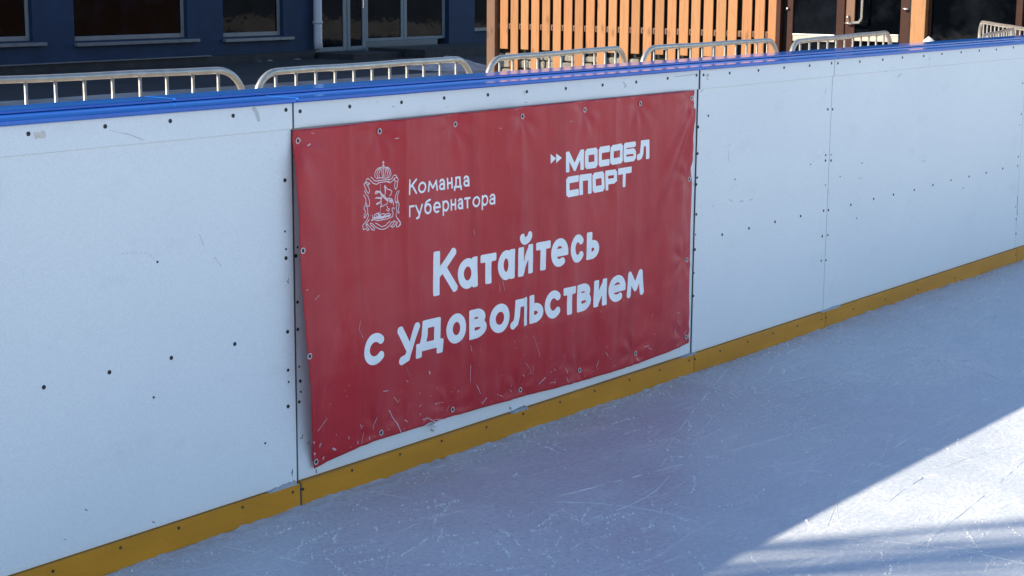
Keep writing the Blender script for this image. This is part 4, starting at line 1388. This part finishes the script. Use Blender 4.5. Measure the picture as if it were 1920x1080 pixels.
# lock plate, pull handle, levers
ya, yb = py_(1599), py_(1583)
MB().box(PX + 0.028, PX + 0.039, ya, yb, 0.86, 1.6, 0.004).build('lock_plate', M['stain'], l2, root=pav)
hy = py_(1606)
hz0, hz1 = pz(1605, 43), pz(1605, -60)
MB().tube([(PX + 0.04, hy + 0.09, hz0), (PX - 0.02, hy + 0.04, hz0), (PX - 0.03, hy - 0.04, hz0 + 0.01), (PX - 0.03, hy - 0.075, hz0 + 0.06), (PX - 0.03, hy - 0.075, hz1 - 0.06), (PX - 0.03, hy - 0.04, hz1 - 0.01), (PX + 0.04, hy + 0.09, hz1)], 0.018, 10).build('handle', M['chrome'], l2, smooth=True, root=pav)
yl = py_(1588)
MB().tube([(PX + 0.03, yl, pz(1588, 30)), (PX + 0.0, yl, pz(1588, 30)), (PX + 0.0, yl, pz(1588, 37))], 0.013, 8).build('lock_knob', M['chrome'], l2, smooth=True, root=pav)
MB().tube([(PX + 0.03, yl + 0.02, pz(1588, 43)), (PX - 0.01, yl + 0.02, pz(1588, 43)), (PX - 0.01, yl - 0.06, pz(1588, 44.5))], 0.013, 8).build('lever', M['chrome'], l2, smooth=True, root=pav)
yr = py_(1697)
MB().tube([(PX + 0.05, yr - 0.02, pz(1697, 17)), (PX + 0.0, yr - 0.02, pz(1697, 17)), (PX + 0.0, yr + 0.045, pz(1697, 16.5))], 0.014, 8).build('lever', M['chrome'], l2, smooth=True, root=pav)
MB().tube([(PX + 0.09, py_(1468), pz(1473, 17)), (PX + 0.02, py_(1473), pz(1473, 17)), (PX + 0.02, py_(1474), pz(1473, 14))], 0.016, 8).build('lever', M['chrome'], l1, smooth=True, root=pav)
# orange post, window, brown mullion
MB().box(PX - 0.03, PX + 0.12, py_(1735.5), py_(1708), -0.095, ZP - 0.004, 0.006).build('post', M['pine'], pav)
def wpane(pl, pr):
    m = MB()
    a, b = py_(pr), py_(pl)
    m.box(PX + 0.05, PX + 0.1, b - 0.035, b, -0.09, 2.8, 0.004)
    m.box(PX + 0.05, PX + 0.1, a, a + 0.035, -0.09, 2.8, 0.004)
    m.box(PX + 0.05, PX + 0.1, a + 0.036, b - 0.036, 2.7, 2.8, 0.004)
    m.box(PX + 0.05, PX + 0.1, a + 0.036, b - 0.036, -0.09, 0.05, 0.004)
    w = m.build('window', M['brown'], pav)
    MB().box(PX + 0.068, PX + 0.076, a + 0.03, b - 0.03, 0.04, 2.71).build('pane', M['glass'], w, root=pav)
wpane(1736.5, 1905)
MB().box(PX - 0.01, PX + 0.12, py_(1916), py_(1906), -0.095, ZP - 0.004, 0.006).build('mullion', M['brown'], pav)
wpane(1917, 2060)
ye = py_(2061)
MB().box(PX - 0.01, PX + 0.12, yN, ye, -0.095, ZP - 0.004, 0.006).build('end_wall', M['stain'], pav)

# ------------------------------------------------------------------ snow heaps and the rough snow ridge in the yard
def heap(name, label, cx, cy, rx, ry, h, seed, mat):
    V, Fc = [], []
    n, mr = 40, 14
    for j in range(mr + 1):
        r = j / mr
        for i in range(n):
            a = 2 * math.pi * i / n
            wob = 1 + 0.35 * noise.noise(Vector((math.cos(a) * 1.3, math.sin(a) * 1.3, seed)))
            x, y = cx + rx * r * wob * math.cos(a), cy + ry * r * wob * math.sin(a)
            zz = h * max(0, 1 - r * r) * (0.75 + 0.6 * noise.noise(Vector((x * 1.8, y * 1.8, seed)))) + h * (0.22 * noise.noise(Vector((x * 5, y * 5, seed))) + 0.12 * noise.noise(Vector((x * 13, y * 13, seed)))) * (1 - r)
            V.append((x, y, -0.102 + max(0.0, zz)))
    top = max(v[2] for v in V) + 0.102
    V = [(x, y, -0.102 + (z + 0.102) * h / top) for x, y, z in V]      # crest stands exactly h above the ground
    for j in range(mr):
        for i in range(n):
            Fc.append((j * n + i, (j + 1) * n + i, (j + 1) * n + (i + 1) % n, j * n + (i + 1) % n))
    o = MB().add(V, Fc).build(name, mat, smooth=True)
    o['label'] = label
    o['category'] = 'snow heap'
    return o
hp = at_z(855, 131, -0.1)
heap('snow_heap', 'small heap of snow by the left end of the orange slat wall', hp.x + 0.15, hp.y + 0.3, 0.7, 0.9, 0.22, 3.3, M['old_snow'])
hp = at_x(1800, 62, 19.2)
heap('snow_heap', 'low snow heap in front of the dark pavilion window at the upper right', hp.x, hp.y, 0.6, 0.8, hp.z + 0.06, 6.1, M['snow'])
rg = MB()
V = []
n = 160
ya = at_z(380, 118, -0.1)
yb = at_z(880, 92, -0.1)
for i in range(n + 1):
    t = i / n
    c = ya.lerp(yb, t)
    wv = noise.noise(Vector((t * 14, 0, 4.4)))
    h = max(0.0, 0.045 + 0.10 * noise.noise(Vector((t * 22, 1, 2)))) * min(1, 8 * t, 8 * (1 - t))
    hw = 0.25 + 0.3 * abs(noise.noise(Vector((t * 9, 3, 1))))
    V += [(c.x, c.y - hw + 0.4 * wv, -0.101), (c.x, c.y - 0.25 * hw + 0.4 * wv, -0.1 + h), (c.x, c.y + 0.4 * hw + 0.4 * wv, -0.1 + h * 0.7), (c.x, c.y + hw + 0.4 * wv, -0.101)]
rg.add(V, [(4 * i + k, 4 * i + 4 + k, 4 * i + 5 + k, 4 * i + 1 + k) for i in range(n) for k in range(3)])
o = rg.build('snow_ridge', M['old_snow'], smooth=True)
o['kind'] = 'stuff'
o['label'] = 'broken ridge of old snow along the shaded yard'

# ------------------------------------------------------------------ bare tree left of the view; its stems throw the soft stripes on the ice
random.seed(14)
LAT = Vector((-SUN_AZ.y, SUN_AZ.x, 0))
if LAT.y > 0:
    LAT = -LAT                                   # sideways, towards the viewer's side
def bare_tree(dist, stems, height, label, twigs):
    TR = Vector((4.3, -1.42, 0)) + SUN_AZ * dist
    mid = sum(o_ for o_, _ in stems) / len(stems)
    tree = thing('bare_tree', label, 'tree', (TR.x + LAT.x * mid, TR.y + LAT.y * mid, -0.1))
    tips = []
    for k, (off, r) in enumerate(stems):
        b = TR + LAT * (mid + (off - mid) * 0.4) + SUN_AZ * random.uniform(-0.2, 0.2)
        pts, rr = [], []
        hh = height * random.uniform(0.96, 1.1)
        for i in range(13):
            t = i / 12
            q = TR + LAT * off + SUN_AZ * (random.uniform(-0.04, 0.04) + 0.5 * (k % 3 - 1) * t)
            pts.append(b.lerp(q, min(1, t * 2.2)) + Vector((0, 0, -0.12 + hh * t)) + LAT * 0.03 * math.sin(t * 9 + k))
            rr.append(r * (1.5 - 1.0 * t))
        MB().tube(pts, rr, 9).build('trunk', M['bark'], tree, smooth=True)
        tips.append(pts)
    crown = MB()
    for pts in tips:
        for i in range(5, 12):
            for _ in range(twigs):
                p0 = pts[i].lerp(pts[i + 1], random.random())
                d = (LAT * random.uniform(0.0, 0.35) + SUN_AZ * random.uniform(-0.5, 0.5) + Vector((0, 0, random.uniform(0.7, 1.2)))).normalized()
                ln = random.uniform(0.5, 1.3)
                q1 = p0 + d * ln * 0.5
                crown.tube([p0, q1, p0 + d * ln + Vector((0, 0, 0.1))], [0.014, 0.009, 0.004], 5)
                for _ in range(2):
                    d2 = (d + LAT * random.uniform(-0.1, 0.3) + SUN_AZ * random.uniform(-0.3, 0.3)).normalized()
                    crown.tube([q1, q1 + d2 * random.uniform(0.25, 0.5)], [0.006, 0.003], 4)
    crown.build('crown', M['bark'], tree)
bare_tree(9.0, [(0.08, 0.034), (0.26, 0.034)], 7.3, 'slim leafless double-stemmed tree just left of the view behind the boards', 3)
bare_tree(16.5, [(0.22, 0.06), (0.40, 0.055), (0.58, 0.06), (0.76, 0.06), (0.95, 0.065), (1.15, 0.06), (1.36, 0.06)], 11.6, 'tall leafless many-stemmed tree left of the view, farther from the boards', 3)
